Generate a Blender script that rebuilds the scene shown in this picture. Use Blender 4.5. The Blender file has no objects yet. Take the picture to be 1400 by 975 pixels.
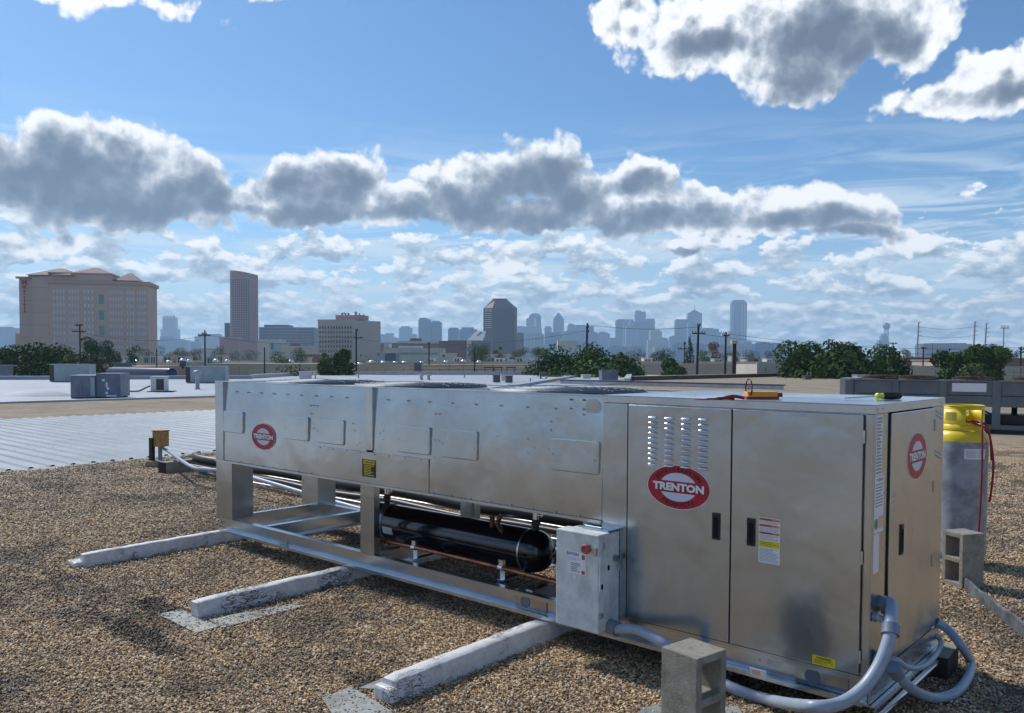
import bpy, bmesh, math, random
import numpy as np
from mathutils import Vector, Matrix
random.seed(7); rng = np.random.default_rng(7)
S = bpy.context.scene; COL = S.collection
R = math.radians
PI = math.pi

# ------------------------------------------------------------------ camera
CAMF = 1133.24; PY0 = 536.35
PITCH, ROLL, YAW = R(-2.11375), R(.27618), R(-41.7298)
CP = np.array([1.19613, -3.65932, 1.6])
FW = np.array([math.sin(YAW)*math.cos(PITCH), math.cos(YAW)*math.cos(PITCH), math.sin(PITCH)])
_r = np.array([math.cos(YAW), -math.sin(YAW), 0.0]); _u = np.cross(_r, FW)
RT = math.cos(ROLL)*_r + math.sin(ROLL)*_u; UP = -math.sin(ROLL)*_r + math.cos(ROLL)*_u
FH = np.array([math.sin(YAW), math.cos(YAW), 0.0]); RH = _r
cam = bpy.data.cameras.new('camera'); camo = bpy.data.objects.new('camera', cam); COL.objects.link(camo)
cam.sensor_width = 36; cam.lens = CAMF/1400*36; cam.shift_y = (PY0-487.5)/1400
cam.clip_start = .05; cam.clip_end = 30000
camo.matrix_world = Matrix(((RT[0], UP[0], -FW[0], CP[0]), (RT[1], UP[1], -FW[1], CP[1]), (RT[2], UP[2], -FW[2], CP[2]), (0, 0, 0, 1)))
S.camera = camo
S.view_settings.view_transform = 'Standard'; S.view_settings.look = 'None'
S.view_settings.exposure = 0.48; S.view_settings.gamma = 1
S.cycles.use_denoising = True
S.cycles.max_bounces = 8; S.cycles.volume_bounces = 1
S.cycles.sample_clamp_indirect = 6

# measured places in the photo (1400 px wide) turned into places in the world
def ray(x, y): return FW + RT*(x-700)/CAMF - UP*(y-PY0)/CAMF
def G(x, y, z=0.0):
    d = ray(x, y); return CP + (z-CP[2])/d[2]*d
def onY(x, y, Y=0.0):
    d = ray(x, y); return CP + (Y-CP[1])/d[1]*d
def onX(x, y, X=0.0):
    d = ray(x, y); return CP + (X-CP[0])/d[0]*d
def at(x, y, dist):
    return CP + ray(x, y)*dist
def azel(x, y):
    d = ray(x, y); return math.atan2(d@RH, d@FH), math.atan2(d[2], math.hypot(d[0], d[1]))

# ------------------------------------------------------------------ node helpers
class NT:
    def __init__(s, nt): s.t = nt; s.n = nt.nodes; s.l = nt.links
    def add(s, typ, props=None, **ins):
        nd = s.n.new(typ)
        for k, v in (props or {}).items(): setattr(nd, k, v)
        for k, v in ins.items():
            key = int(k[1:]) if (k[0] == 'i' and k[1:].isdigit()) else k.replace('_', ' ')
            s.put(nd.inputs[key], v)
        return nd
    def put(s, sock, v):
        if isinstance(v, bpy.types.NodeSocket): s.l.new(v, sock)
        elif isinstance(v, bpy.types.Node): s.l.new(v.outputs[0], sock)
        else: sock.default_value = v
    def m(s, op, a, b=0.0, c=0.0, clamp=False):
        return s.add('ShaderNodeMath', {'operation': op, 'use_clamp': clamp}, i0=a, i1=b, i2=c).outputs[0]
    def v(s, op, a, b=(0, 0, 0), out=0):
        return s.add('ShaderNodeVectorMath', {'operation': op}, i0=a, i1=b).outputs[out]
    def sstep(s, x, a, b, lo=0.0, hi=1.0):
        nd = s.add('ShaderNodeMapRange', {'interpolation_type': 'SMOOTHSTEP'}, Value=x)
        nd.inputs['From Min'].default_value = a; nd.inputs['From Max'].default_value = b
        nd.inputs['To Min'].default_value = lo; nd.inputs['To Max'].default_value = hi
        return nd.outputs[0]
    def noise(s, vec, scale, detail=4, rough=.5, dist=0, out=0, lac=2.0):
        return s.add('ShaderNodeTexNoise', None, Vector=vec, Scale=scale, Detail=detail, Roughness=rough, Distortion=dist, Lacunarity=lac).outputs[out]
    def mix(s, f, a, b, blend='MIX'):
        nd = s.n.new('ShaderNodeMix'); nd.data_type = 'RGBA'; nd.blend_type = blend
        s.put(nd.inputs[0], f); s.put(nd.inputs[6], a); s.put(nd.inputs[7], b); return nd.outputs[2]
    def ramp(s, f, stops, interp='LINEAR'):
        nd = s.add('ShaderNodeValToRGB', None, Fac=f); cr = nd.color_ramp; cr.interpolation = interp
        while len(cr.elements) < len(stops): cr.elements.new(.5)
        for e, (p, c) in zip(cr.elements, stops): e.position = p; e.color = tuple(c)+(1,) if len(c) == 3 else c
        return nd.outputs[0]
def c4(c): return tuple(c)+(1,) if len(c) == 3 else c

# ------------------------------------------------------------------ sun and sky
SUN_AZ = YAW + R(-46.5)          # left of the view
SUN_EL = R(46)
sl = bpy.data.lights.new('sun', 'SUN'); sl.energy = 2.8; sl.angle = R(3.5); sl.color = (1, .95, .87)
so = bpy.data.objects.new('sun', sl); COL.objects.link(so)
sd = Vector((math.sin(SUN_AZ)*math.cos(SUN_EL), math.cos(SUN_AZ)*math.cos(SUN_EL), math.sin(SUN_EL)))
so.rotation_euler = sd.to_track_quat('Z', 'Y').to_euler(); so.location = (0, 0, 60)

W = bpy.data.worlds.new('World'); S.world = W; W.use_nodes = True
W.cycles.sampling_method = 'MANUAL'; W.cycles.sample_map_resolution = 256
w = NT(W.node_tree); w.n.clear()
sky = w.add('ShaderNodeTexSky', {'sky_type': 'NISHITA', 'sun_disc': False, 'sun_elevation': SUN_EL,
            'sun_rotation': SUN_AZ % (2*PI), 'altitude': 200, 'air_density': 1.0, 'dust_density': .6, 'ozone_density': 2.5})
D = w.add('ShaderNodeTexCoord').outputs['Generated']
# cloud banks: places (photo px) cx, cy, rx, ry, weight
BLOBS = [
 (10, 238, 100, 50, 1), (95, 222, 96, 54, 1), (185, 212, 60, 44, 1), (228, 250, 76, 46, 1), (285, 278, 50, 28, 1), (120, 276, 230, 32, 1),
 (352, 268, 46, 36, 1), (425, 254, 80, 52, 1), (484, 246, 66, 46, 1), (545, 280, 62, 34, 1), (440, 292, 150, 27, 1),
 (606, 256, 50, 46, 1), (665, 250, 66, 50, 1), (742, 234, 72, 52, 1), (782, 264, 70, 46, 1), (690, 294, 160, 28, 1),
 (886, 240, 66, 36, 1), (865, 292, 100, 36, 1), (965, 286, 110, 36, 1), (1085, 284, 92, 36, 1), (1165, 298, 72, 34, 1), (1222, 324, 50, 22, .9), (1000, 312, 225, 22, 1),
 (850, 22, 70, 46, 1), (950, 46, 110, 62, 1), (1060, 62, 95, 62, 1), (1120, 45, 130, 64, 1), (1215, 38, 90, 54, 1), (1090, 112, 58, 32, .9), (1180, -30, 210, 66, 1),
 (1285, 128, 72, 23, .9), (1370, 112, 80, 40, 1), (1440, 95, 80, 52, 1),
 (95, 329, 50, 17, .8), (5, 338, 36, 13, .7), (150, -4, 150, 22, .6), (372, 3, 26, 10, .5), (240, 4, 60, 14, .4),
 (935, 343, 100, 15, .75), (690, 366, 52, 14, .7)]
DARKS = [(60, 252, 125, 50), (150, 246, 105, 48), (225, 266, 85, 36), (130, 280, 210, 28), (275, 290, 50, 18), (445, 270, 92, 46), (490, 258, 50, 32), (435, 300, 110, 22), (540, 298, 70, 18),
 (640, 288, 80, 36), (735, 254, 80, 48), (780, 272, 56, 32), (690, 302, 130, 22), (614, 268, 28, 20), (895, 250, 56, 24), (850, 312, 90, 20), (940, 302, 140, 24), (1090, 304, 110, 18), (1170, 320, 60, 12),
 (1130, 58, 100, 50), (1090, 98, 60, 34), (1205, 56, 50, 26), (960, 70, 60, 20), (1375, 128, 50, 14), (930, 352, 50, 5)]
FAR_BLOBS = [(52, 22, 16, 5), (74, 14, 20, 4), (-54, 17, 15, 4), (-80, 25, 18, 6), (105, 30, 20, 7), (140, 18, 26, 5), (180, 28, 22, 7), (-120, 16, 24, 5), (-150, 33, 20, 7)]  # unseen clouds round the rest of the sky, added for varied reflections
TWO = {'noise_dimensions': '2D'}
class NT2(NT):
    def noise(s, vec, scale, detail=4, rough=.5, dist=0, out=0, lac=2.0):
        return s.add('ShaderNodeTexNoise', TWO, Vector=vec, Scale=scale, Detail=detail, Roughness=rough, Distortion=dist, Lacunarity=lac).outputs[out]
w.__class__ = NT2
sx = w.v('DOT_PRODUCT', D, tuple(RH), out=1); sy = w.v('DOT_PRODUCT', D, tuple(FH), out=1)
sz = w.v('DOT_PRODUCT', D, (0, 0, 1), out=1)
AZ = w.m('ARCTAN2', sx, sy); EL = w.m('ARCSINE', sz)
PP = w.add('ShaderNodeCombineXYZ', None, X=AZ, Y=EL).outputs[0]
wn = w.v('SUBTRACT', w.noise(PP, 8, 4, .62, out=1), (.5, .5, .5))
Pw = w.v('MULTIPLY', w.v('ADD', PP, w.v('MULTIPLY', wn, (.085, .055, 0))), (1, 1, 0))
acc = None
def blob(cx, cy, rx, ry, wt):
    global acc
    q = w.v('LENGTH', w.v('MULTIPLY_ADD', Pw, (1/rx, 1/ry, 0)) if 0 else w.add('ShaderNodeVectorMath', {'operation': 'MULTIPLY_ADD'}, i0=Pw, i1=(1/rx, 1/ry, 0), i2=(-cx/rx, -cy/ry, 0)).outputs[0], out=1)
    val = w.m('MULTIPLY_ADD', q, -wt, 1.15*wt)
    acc = val if acc is None else w.add('ShaderNodeMath', {'operation': 'SMOOTH_MAX'}, i0=acc, i1=val, i2=.16).outputs[0]
for cx, cy, rx, ry, wt in BLOBS:
    a, e = azel(cx, cy); blob(a, e, rx/CAMF, ry/CAMF, wt)
for a, e, rx, ry in FAR_BLOBS: blob(R(a), R(e), R(rx), R(ry), .9)
def detailn(p):
    fb = w.noise(p, 18, 7, .56)
    v1 = w.add('ShaderNodeTexVoronoi', {'feature': 'F1', 'voronoi_dimensions': '2D'}, Vector=w.v('ADD', p, w.v('MULTIPLY', wn, (.03, .03, 0))), Scale=24, Detail=3, Roughness=.5).outputs[0]
    return w.m('ADD', w.m('MULTIPLY_ADD', fb, 1.0, -.5), w.m('MULTIPLY_ADD', v1, -.60, .25))
n1 = detailn(PP); n2 = detailn(w.v('ADD', PP, (-.004, .010, 0)))
H1 = w.m('ADD', acc, w.m('MULTIPLY', n1, .72)); rel = w.m('SUBTRACT', n1, n2)
mask = w.sstep(H1, .02, .26)
body = acc; acc = None
for cx, cy, rx, ry in DARKS:
    a, e = azel(cx, cy); blob(a, e, rx/CAMF, ry/CAMF, 1)
for a, e, rx, ry in FAR_BLOBS: blob(R(a), R(e)-.012, R(rx)*.7, R(ry)*.6, .9)
core = w.sstep(w.m('ADD', acc, w.m('MULTIPLY', n1, .75)), -.62, .95)
top_ = w.m('MULTIPLY', rel, w.m('MULTIPLY_ADD', core, -.45, 1.25))
edge = w.sstep(H1, .14, 1.0, 0, .22)
br = w.m('ADD', w.m('SUBTRACT', w.m('SUBTRACT', 1.02, edge), w.m('MULTIPLY', core, .80)), top_)
br = w.m('ADD', br, w.sstep(w.noise(PP, 9, 3, .5), .35, .7, -.07, .10), clamp=True)
ccol = w.ramp(br, [(0, (.135, .175, .245)), (.22, (.18, .225, .30)), (.45, (.30, .35, .43)), (.66, (.56, .61, .68)), (.84, (.86, .89, .93)), (1, (.98, .99, 1.0))])
# rows of small cumulus, flatter and finer towards the horizon
ELc = w.m('MAXIMUM', EL, 0.0)
den = w.m('ADD', ELc, .035); vv = w.m('LOGARITHM', den, math.e)
wr = w.v('SUBTRACT', w.noise(PP, 5, 2, .5, out=1), (.5, .5, .5))
def rows(ku, kv, sc, off=0.0):
    q = w.add('ShaderNodeCombineXYZ', None, X=w.m('MULTIPLY', AZ, ku), Y=w.m('MULTIPLY_ADD', vv, kv, off)).outputs[0]
    q = w.v('ADD', q, w.v('MULTIPLY', wr, (.6, .3, 0)))
    return w.noise(q, sc, 6, .58, .1)
lowf = w.sstep(EL, .085, .03)
def both(off): 
    a_, b_ = rows(10.0, 3.1, 1.55, off), rows(19, 3.3, 1.7, off)
    return w.add('ShaderNodeMapRange', None, Value=lowf, To_Min=a_, To_Max=b_).outputs[0]
r1 = both(0.0); r2 = both(.20)
vr = w.add('ShaderNodeTexVoronoi', {'feature': 'F1', 'voronoi_dimensions': '2D'}, Vector=w.v('MULTIPLY', w.v('ADD', PP, w.v('MULTIPLY', wn, (.03, .03, 0))), (1, 1.9, 1)), Scale=42, Detail=2, Roughness=.5).outputs[0]
r1 = w.m('ADD', r1, w.m('MULTIPLY_ADD', vr, -.13, .05))
cov = w.m('ADD', w.sstep(EL, .0, .13, .18, .115), w.sstep(EL, .11, .22, 0, -.36))
hh = w.m('ADD', w.m('SUBTRACT', r1, .485), cov)
rmask = w.m('MULTIPLY', w.sstep(hh, .0, .10), .95)
rmask = w.m('MULTIPLY', rmask, w.sstep(EL, -.004, .004))
rbr = w.m('ADD', w.m('ADD', .80, w.m('MULTIPLY', w.m('SUBTRACT', r1, r2), 3.6)), w.m('MULTIPLY', hh, -1.7), clamp=True)
rcol = w.ramp(rbr, [(0, (.27, .35, .46)), (.4, (.47, .56, .65)), (.72, (.84, .89, .93)), (1, (.98, .99, 1))])
# thin high streaks and milky air low down
st = w.noise(w.v('MULTIPLY', PP, (3.2, 26, 1)), 1.6, 5, .6, .6)
streak = w.m('MULTIPLY', w.sstep(st, .38, .66), w.sstep(EL, .30, .13, .0, .85))
streak = w.m('MAXIMUM', streak, w.sstep(EL, .20, .0, 0, .62))
skyc = w.mix(1.0, sky.outputs[0], (.63, .89, 1.09, 1), 'MULTIPLY')
bg = w.add('ShaderNodeBackground', None, Color=skyc, Strength=.080)
bs = w.add('ShaderNodeBackground', None, Color=(.72, .85, .95, 1), Strength=.74)
b2 = w.add('ShaderNodeBackground', None, Color=rcol, Strength=.84)
b3 = w.add('ShaderNodeBackground', None, Color=ccol, Strength=.80)
m1 = w.add('ShaderNodeMixShader', None, i0=streak, i1=bg, i2=bs)
m2 = w.add('ShaderNodeMixShader', None, i0=rmask, i1=m1, i2=b2)
m3 = w.add('ShaderNodeMixShader', None, i0=mask, i1=m2, i2=b3)
w.add('ShaderNodeOutputWorld', None, Surface=m3)

# ------------------------------------------------------------------ materials
MATS = {}
def mat(name, base, rough=.6, metal=0.0, bump=0.0, bscale=20, var=.0, vscale=6, spec=.5, coat=0, emit=None, alpha=1, fn=None, col2=None, rvar=0.0, grain=None):
    if name in MATS: return MATS[name]
    m = bpy.data.materials.new(name); m.use_nodes = True; t = NT(m.node_tree)
    b = t.n['Principled BSDF']; tc = t.add('ShaderNodeTexCoord').outputs['Object']
    pos = t.add('ShaderNodeNewGeometry').outputs['Position']
    col = c4(base)
    if var or col2:
        n = t.noise(pos, vscale, 6, .6)
        a = c4(base); bb = c4(col2) if col2 else tuple(max(0, x*(1-var)) for x in base)+(1,)
        col = t.mix(t.sstep(n, .35, .68), a, bb)
        if var and col2:
            n2 = t.noise(pos, vscale*5, 4, .6)
            col = t.mix(t.sstep(n2, .4, .75, 0, var), col, (base[0]*.5, base[1]*.5, base[2]*.5, 1))
    t.put(b.inputs['Base Color'], col)
    b.inputs['Metallic'].default_value = metal; b.inputs['Roughness'].default_value = rough
    b.inputs['Specular IOR Level'].default_value = spec; b.inputs['Coat Weight'].default_value = coat
    if rvar:
        t.put(b.inputs['Roughness'], t.sstep(t.noise(pos, vscale*1.7, 5, .6), .3, .7, rough-rvar, rough+rvar))
    if bump:
        bn = t.add('ShaderNodeBump', None, Height=t.noise(pos, bscale, 6, .6), Strength=1.0, Distance=bump)
        t.put(b.inputs['Normal'], bn)
    if fn: fn(t, b, pos, tc)
    MATS[name] = m; return m

def galv(name, base, rough, wav=.0012, span=.06, gdir=None):
    def fn(t, b, pos, tc):
        # spangle, rolled grain and slow waviness of sheet steel
        vo = t.add('ShaderNodeTexVoronoi', {'feature': 'F1'}, Vector=pos, Scale=90.0)
        sp = t.add('ShaderNodeSeparateColor', None, Color=vo.outputs['Color']).outputs[0]
        bl = t.noise(t.v('MULTIPLY', pos, (1, 1, .7)), 2.1, 6, .62); st = t.noise(t.v('MULTIPLY', pos, (2, 2, 90)), 3, 4, .55)
        f = t.m('ADD', t.m('MULTIPLY', sp, span), t.m('ADD', t.m('MULTIPLY', t.sstep(bl, .3, .7), .30), t.m('MULTIPLY', st, .07)))
        col = t.mix(f, c4(base), (base[0]*.5, base[1]*.52, base[2]*.55, 1))
        t.put(b.inputs['Base Color'], col)
        b.inputs['Roughness'].default_value = rough
        if wav: t.put(b.inputs['Normal'], t.add('ShaderNodeBump', None, Height=t.m('ADD', t.noise(pos, 2.6, 3, .45), t.m('MULTIPLY', t.noise(pos, 9, 2, .5), .12)), Strength=1.0, Distance=wav*12))
        b.inputs['Anisotropic'].default_value = .45; b.inputs['Anisotropic Rotation'].default_value = .25
        tg = t.add('ShaderNodeTangent', {'direction_type': 'RADIAL', 'axis': 'Z'}); t.put(b.inputs['Tangent'], tg)
    return mat(name, base, rough, 1.0, fn=fn)
M_door = galv('stainless_door', (.53, .60, .66), .24, .0010, .03)
M_galv = galv('galvanised_sheet', (.53, .575, .61), .22, .0008, .05)
M_galv2 = galv('galvanised_bright', (.64, .69, .735), .25, .0006)
M_deck = galv('deck_sheet', (.27, .30, .335), .62, 0, .05)
M_galvd = galv('galvanised_weathered', (.42, .45, .47), .42, .001, .1)
M_screw = mat('zinc_screw', (.75, .78, .8), .25, 1)
M_black = mat('black_rubber', (.012, .012, .013), .45)
M_void = mat('dark_void', (.004, .004, .005), .9)
M_tank = mat('black_enamel', (.006, .007, .012), .16, 0, .0004, 60, coat=.5)
M_copper = mat('copper', (.55, .21, .11), .34, 1, var=.5, vscale=14)
M_copperd = mat('dark_copper', (.16, .075, .05), .5, .7, var=.4, vscale=20)
M_box = mat('enclosure_paint', (.70, .76, .75), .48, .0, .0003, 90, col2=(.50, .55, .55), vscale=9, var=.25)
M_red = mat('sticker_red', (.42, .012, .03), .38)
M_pale = mat('sticker_pale', (.62, .66, .80), .4)
M_white = mat('sticker_white', (.78, .80, .84), .4)
M_dark = mat('print_black', (.02, .012, .012), .5)
M_grey = mat('print_grey', (.30, .33, .37), .5)
M_yel = mat('sticker_yellow', (.78, .62, .02), .42)
M_orange = mat('sticker_orange', (.75, .22, .05), .42)
M_green = mat('sticker_green', (.01, .26, .18), .42)
M_peach = mat('sticker_peach', (.72, .50, .36), .42)
M_blue = mat('print_blue', (.03, .12, .45), .42)
M_conduit = mat('grey_conduit', (.33, .39, .48), .40, 0, .0004, 120, var=.12, vscale=14)
M_conduitf = mat('conduit_fitting', (.20, .24, .30), .42, .2)
M_knob = mat('worn_red_plastic', (.42, .10, .10), .45, var=.3, vscale=30)
M_cylg = mat('cylinder_grey', (.34, .38, .43), .42, .0, .0006, 30, var=.42, vscale=9)
M_cyly = mat('cylinder_yellow', (.80, .60, .015), .42, 0, .0008, 40, var=.16, vscale=12)
M_hose = mat('hose_red', (.26, .012, .02), .4)
M_cityw = None
def concrete_fn(t, b, pos, tc):
    n = t.noise(pos, 11, 8, .7); n2 = t.noise(pos, 90, 4, .7)
    col = t.ramp(t.m('ADD', t.m('MULTIPLY', n, .7), t.m('MULTIPLY', n2, .3)), [(.3, (.15, .14, .12)), (.5, (.31, .29, .25)), (.72, (.45, .42, .365))])
    t.put(b.inputs['Base Color'], col)
    vo = t.add('ShaderNodeTexVoronoi', None, Vector=pos, Scale=220.0).outputs[0]
    h = t.m('ADD', t.noise(pos, 150, 6, .75), t.m('MULTIPLY', vo, .6))
    t.put(b.inputs['Normal'], t.add('ShaderNodeBump', None, Height=h, Strength=1.0, Distance=.004))
M_conc = mat('block_concrete', (.25, .24, .21), .95, fn=concrete_fn, spec=.2)
def sleeper_fn(t, b, pos, tc):
    n = t.noise(pos, 16, 8, .72); n2 = t.noise(t.v('MULTIPLY', pos, (4, 1, 4)), 12, 6, .7)
    col = t.mix(t.sstep(n, .3, .75), (.74, .745, .75, 1), (.50, .505, .51, 1))
    cr = t.m('MULTIPLY', t.sstep(t.m('ABSOLUTE', t.m('SUBTRACT', n2, .5)), .022, .010), t.sstep(t.noise(pos, 3.1, 3, .5), .50, .60))
    col = t.mix(cr, col, (.03, .03, .035, 1))
    t.put(b.inputs['Base Color'], col)
    t.put(b.inputs['Roughness'], t.sstep(n, .3, .7, .32, .6))
    t.put(b.inputs['Normal'], t.add('ShaderNodeBump', None, Height=t.m('ADD', t.m('ADD', t.noise(pos, 9, 6, .6), t.m('MULTIPLY', t.noise(pos, 60, 4, .6), .3)), t.m('MULTIPLY', cr, -.4)), Strength=1.0, Distance=.008))
M_sleep = mat('aluminium_roof_coating', (.6, .62, .66), .5, .0, fn=sleeper_fn)
def plate_fn(t, b, pos, tc):
    n = t.noise(pos, 5, 8, .7)
    col = t.mix(t.sstep(n, .35, .7), (.34, .37, .36, 1), (.19, .205, .20, 1))
    sp = t.sstep(t.noise(pos, 38, 7, .75), .58, .66)
    col = t.mix(t.m('MULTIPLY', sp, t.sstep(t.noise(pos, 3, 3, .5), .42, .6)), col, (.03, .026, .024, 1))
    t.put(b.inputs['Base Color'], col)
    t.put(b.inputs['Normal'], t.add('ShaderNodeBump', None, Height=n, Strength=.6, Distance=.006))
M_plate = mat('weathered_flashing', (.4, .43, .43), .62, .25, fn=plate_fn)

# gravel colours shared by the sheet and the loose stones
def gravel_dirt(t, pos, col):
    d1 = t.noise(t.v('MULTIPLY', pos, (1, 1, 0)), .75, 5, .62); d2 = t.noise(t.v('MULTIPLY', pos, (1, 1, 0)), 3.3, 5, .65)
    f = t.m('MULTIPLY', t.sstep(t.m('ADD', t.m('MULTIPLY', d1, .62), t.m('MULTIPLY', d2, .38)), .46, .60), .74)
    col = t.mix(f, col, (.088, .076, .062, 1))
    # scuffed tar round the end of the middle sleeper
    for (cx, cy, rx, ry, a) in ((-4.02, -1.22, .33, .12, .8), (-3.55, -1.55, .5, .11, .75), (-3.75, -1.42, .35, .16, .5), (-2.05, -1.1, .16, .10, .7), (-5.4, -1.35, .25, .08, .5)):
        q = t.v('LENGTH', t.v('MULTIPLY', t.v('SUBTRACT', t.v('MULTIPLY', pos, (1, 1, 0)), (cx, cy, 0)), (1/rx, 1/ry, 0)), out=1)
        q = t.m('ADD', q, t.m('MULTIPLY', t.m('SUBTRACT', t.noise(pos, 11, 4, .6), .5), 1.9))
        col = t.mix(t.sstep(q, 1.05, .75, 0, a), col, (.022, .019, .017, 1))
    return col
STONES = [(0, (.06, .038, .022)), (.10, (.18, .108, .055)), (.28, (.38, .24, .125)), (.48, (.56, .38, .205)), (.68, (.70, .52, .31)), (.86, (.82, .68, .48)), (.95, (.40, .34, .28)), (1, (.14, .12, .105))]
def gravel_fn(t, b, pos, tc):
    p2 = t.v('ADD', pos, t.v('MULTIPLY', t.v('SUBTRACT', t.noise(pos, 40, 2, .5, out=1), (.5, .5, .5)), (.02, .02, .02)))
    vo = t.add('ShaderNodeTexVoronoi', None, Vector=p2, Scale=56.0)
    rnd = t.add('ShaderNodeSeparateColor', None, Color=vo.outputs['Color']).outputs[0]
    col = t.ramp(rnd, STONES)
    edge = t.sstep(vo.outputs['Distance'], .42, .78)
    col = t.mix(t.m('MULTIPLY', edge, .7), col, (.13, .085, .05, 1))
    col = gravel_dirt(t, pos, col)
    sep = t.add('ShaderNodeSeparateXYZ', None, Vector=pos)
    fr_ = t.m('MAXIMUM', t.sstep(sep.outputs[1], 14, 17), t.sstep(sep.outputs[0], -22.5, -23.4))
    nn = t.noise(pos, .5, 6, .7); col = t.mix(t.m('MULTIPLY', fr_, .75), col, t.ramp(nn, [(.3, (.20, .17, .13)), (.7, (.40, .345, .27))]))
    t.put(b.inputs['Base Color'], col)
    t.put(b.inputs['Normal'], t.add('ShaderNodeBump', None, Height=t.m('MULTIPLY', vo.outputs['Distance'], -1), Strength=1.0, Distance=.012))
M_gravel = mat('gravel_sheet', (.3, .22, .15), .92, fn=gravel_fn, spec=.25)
def stone_fn(t, b, pos, tc):
    rnd = t.add('ShaderNodeObjectInfo').outputs['Random']
    col = t.ramp(rnd, STONES)
    col = t.mix(t.sstep(t.noise(tc, 2.2, 4, .6), .35, .75, 0, .45), col, (.12, .085, .06, 1))
    col = gravel_dirt(t, pos, col)
    t.put(b.inputs['Base Color'], col)
M_stone = mat('river_stone', (.4, .3, .2), .62, fn=stone_fn, spec=.4)

def roofw_fn(t, b, pos, tc):
    n = t.noise(pos, .25, 7, .65); n2 = t.noise(t.v('MULTIPLY', pos, (1, .25, 1)), 1.3, 5, .6)
    col = t.mix(t.sstep(n, .35, .7), (.39, .42, .485, 1), (.29, .315, .365, 1))
    col = t.mix(t.sstep(n2, .55, .75, 0, .4), col, (.28, .29, .32, 1))
    pk = t.add('ShaderNodeTexBrick', {'offset': .0}, Vector=pos, Scale=.22); pk.inputs['Mortar Size'].default_value = .008
    pk.inputs['Color1'].default_value = pk.inputs['Color2'].default_value = (0, 0, 0, 1); pk.inputs['Mortar'].default_value = (1, 1, 1, 1)
    col = t.mix(t.m('MULTIPLY', pk.outputs['Fac'], .35), col, (.3, .32, .36, 1))
    t.put(b.inputs['Base Color'], col)
    t.put(b.inputs['Normal'], t.add('ShaderNodeBump', None, Height=n2, Strength=.6, Distance=.03))
M_roofw = mat('white_membrane', (.6, .63, .7), .7, .0, fn=roofw_fn)
M_corr = mat('ribbed_metal_roof', (.29, .335, .37), .5, .05, .0006, 8, col2=(.225, .265, .295), vscale=.8, var=.2)
M_para = mat('aggregate_parapet', (.60, .48, .33), .95, 0, .02, 26, col2=(.44, .35, .24), vscale=5, var=.5)
M_coping = mat('sheet_coping', (.48, .51, .55), .5, .3, var=.2, vscale=2)
M_brown = mat('brown_membrane', (.13, .09, .06), .9, var=.3, vscale=1)
M_hvacl = mat('hvac_pale', (.36, .42, .43), .5, .1, var=.15, vscale=1.5)
M_hvacd = mat('hvac_slate', (.13, .155, .20), .5, .1, col2=(.19, .22, .27), vscale=2)
M_hvacw = mat('hvac_white', (.62, .62, .62), .45, var=.15, vscale=2)
M_coil = mat('condenser_coil', (.075, .06, .06), .7)
M_coilg = mat('coil_grey', (.10, .105, .11), .7)
M_rack = mat('rack_grey', (.115, .145, .165), .5, .2, col2=(.16, .185, .205), vscale=1.4, var=.2)
M_wood = mat('weathered_timber', (.30, .29, .22), .85, 0, .003, 40, col2=(.20, .20, .15), vscale=6, var=.3)
M_wooddk = mat('dark_timber', (.035, .03, .024), .9, 0, .003, 40)
M_woodt = mat('oak_toned_box', (.42, .25, .07), .6, 0, .001, 30, var=.35, vscale=9)
M_pole = mat('creosote_pole', (.028, .022, .019), .9, 0)
M_steelp = mat('painted_steel_pole', (.20, .23, .26), .6, .2)
M_tan = mat('tan_concrete', (.52, .44, .34), .9, var=.15, vscale=.12)
M_tan2 = mat('pale_concrete', (.58, .53, .45), .9, var=.15, vscale=.12)
M_tangrav = mat('tan_roof_gravel', (.58, .49, .37), .95, var=.2, vscale=.08)
M_rednb = mat('red_brick', (.22, .075, .05), .9, var=.2, vscale=.3)
M_browb = mat('brown_brick', (.24, .15, .11), .9, var=.2, vscale=.3)
M_glass = mat('dark_window', (.025, .035, .055), .12, .0, spec=.8)
M_glassl = mat('pale_window', (.50, .60, .70), .2, .0, spec=.8)
M_teal = mat('teal_window', (.07, .26, .28), .2, .0, spec=.8)
M_hotel = mat('hotel_stucco', (.56, .42, .35), .9, var=.08, vscale=.05)
M_hotelb = mat('hotel_band', (.46, .33, .28), .9)
M_tile = mat('terracotta_roof', (.31, .22, .19), .85, var=.2, vscale=.4)
M_redsign = mat('red_sign', (.35, .01, .03), .5)
M_pink = mat('pink_granite', (.42, .245, .235), .6, var=.08, vscale=.05)
M_bgran = mat('brown_granite', (.115, .075, .08), .45, var=.12, vscale=.05)
M_bgran2 = mat('brown_granite_pale', (.17, .135, .14), .5)
M_off = mat('office_stone', (.52, .46, .41), .85, var=.08, vscale=.08)
M_slate = mat('slate_glass', (.06, .075, .12), .4)
M_asph = mat('asphalt', (.055, .055, .055), .9, var=.2, vscale=.1)
def ground_fn(t, b, pos, tc):
    n = t.noise(pos, .006, 6, .6); n2 = t.noise(pos, .03, 5, .6)
    col = t.mix(t.sstep(n, .42, .6), (.20, .185, .15, 1), (.06, .075, .04, 1))
    col = t.mix(t.sstep(n2, .5, .62, 0, .7), col, (.08, .08, .078, 1))
    t.put(b.inputs['Base Color'], col)
M_ground = mat('city_ground', (.15, .15, .12), .95, fn=ground_fn)
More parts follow.
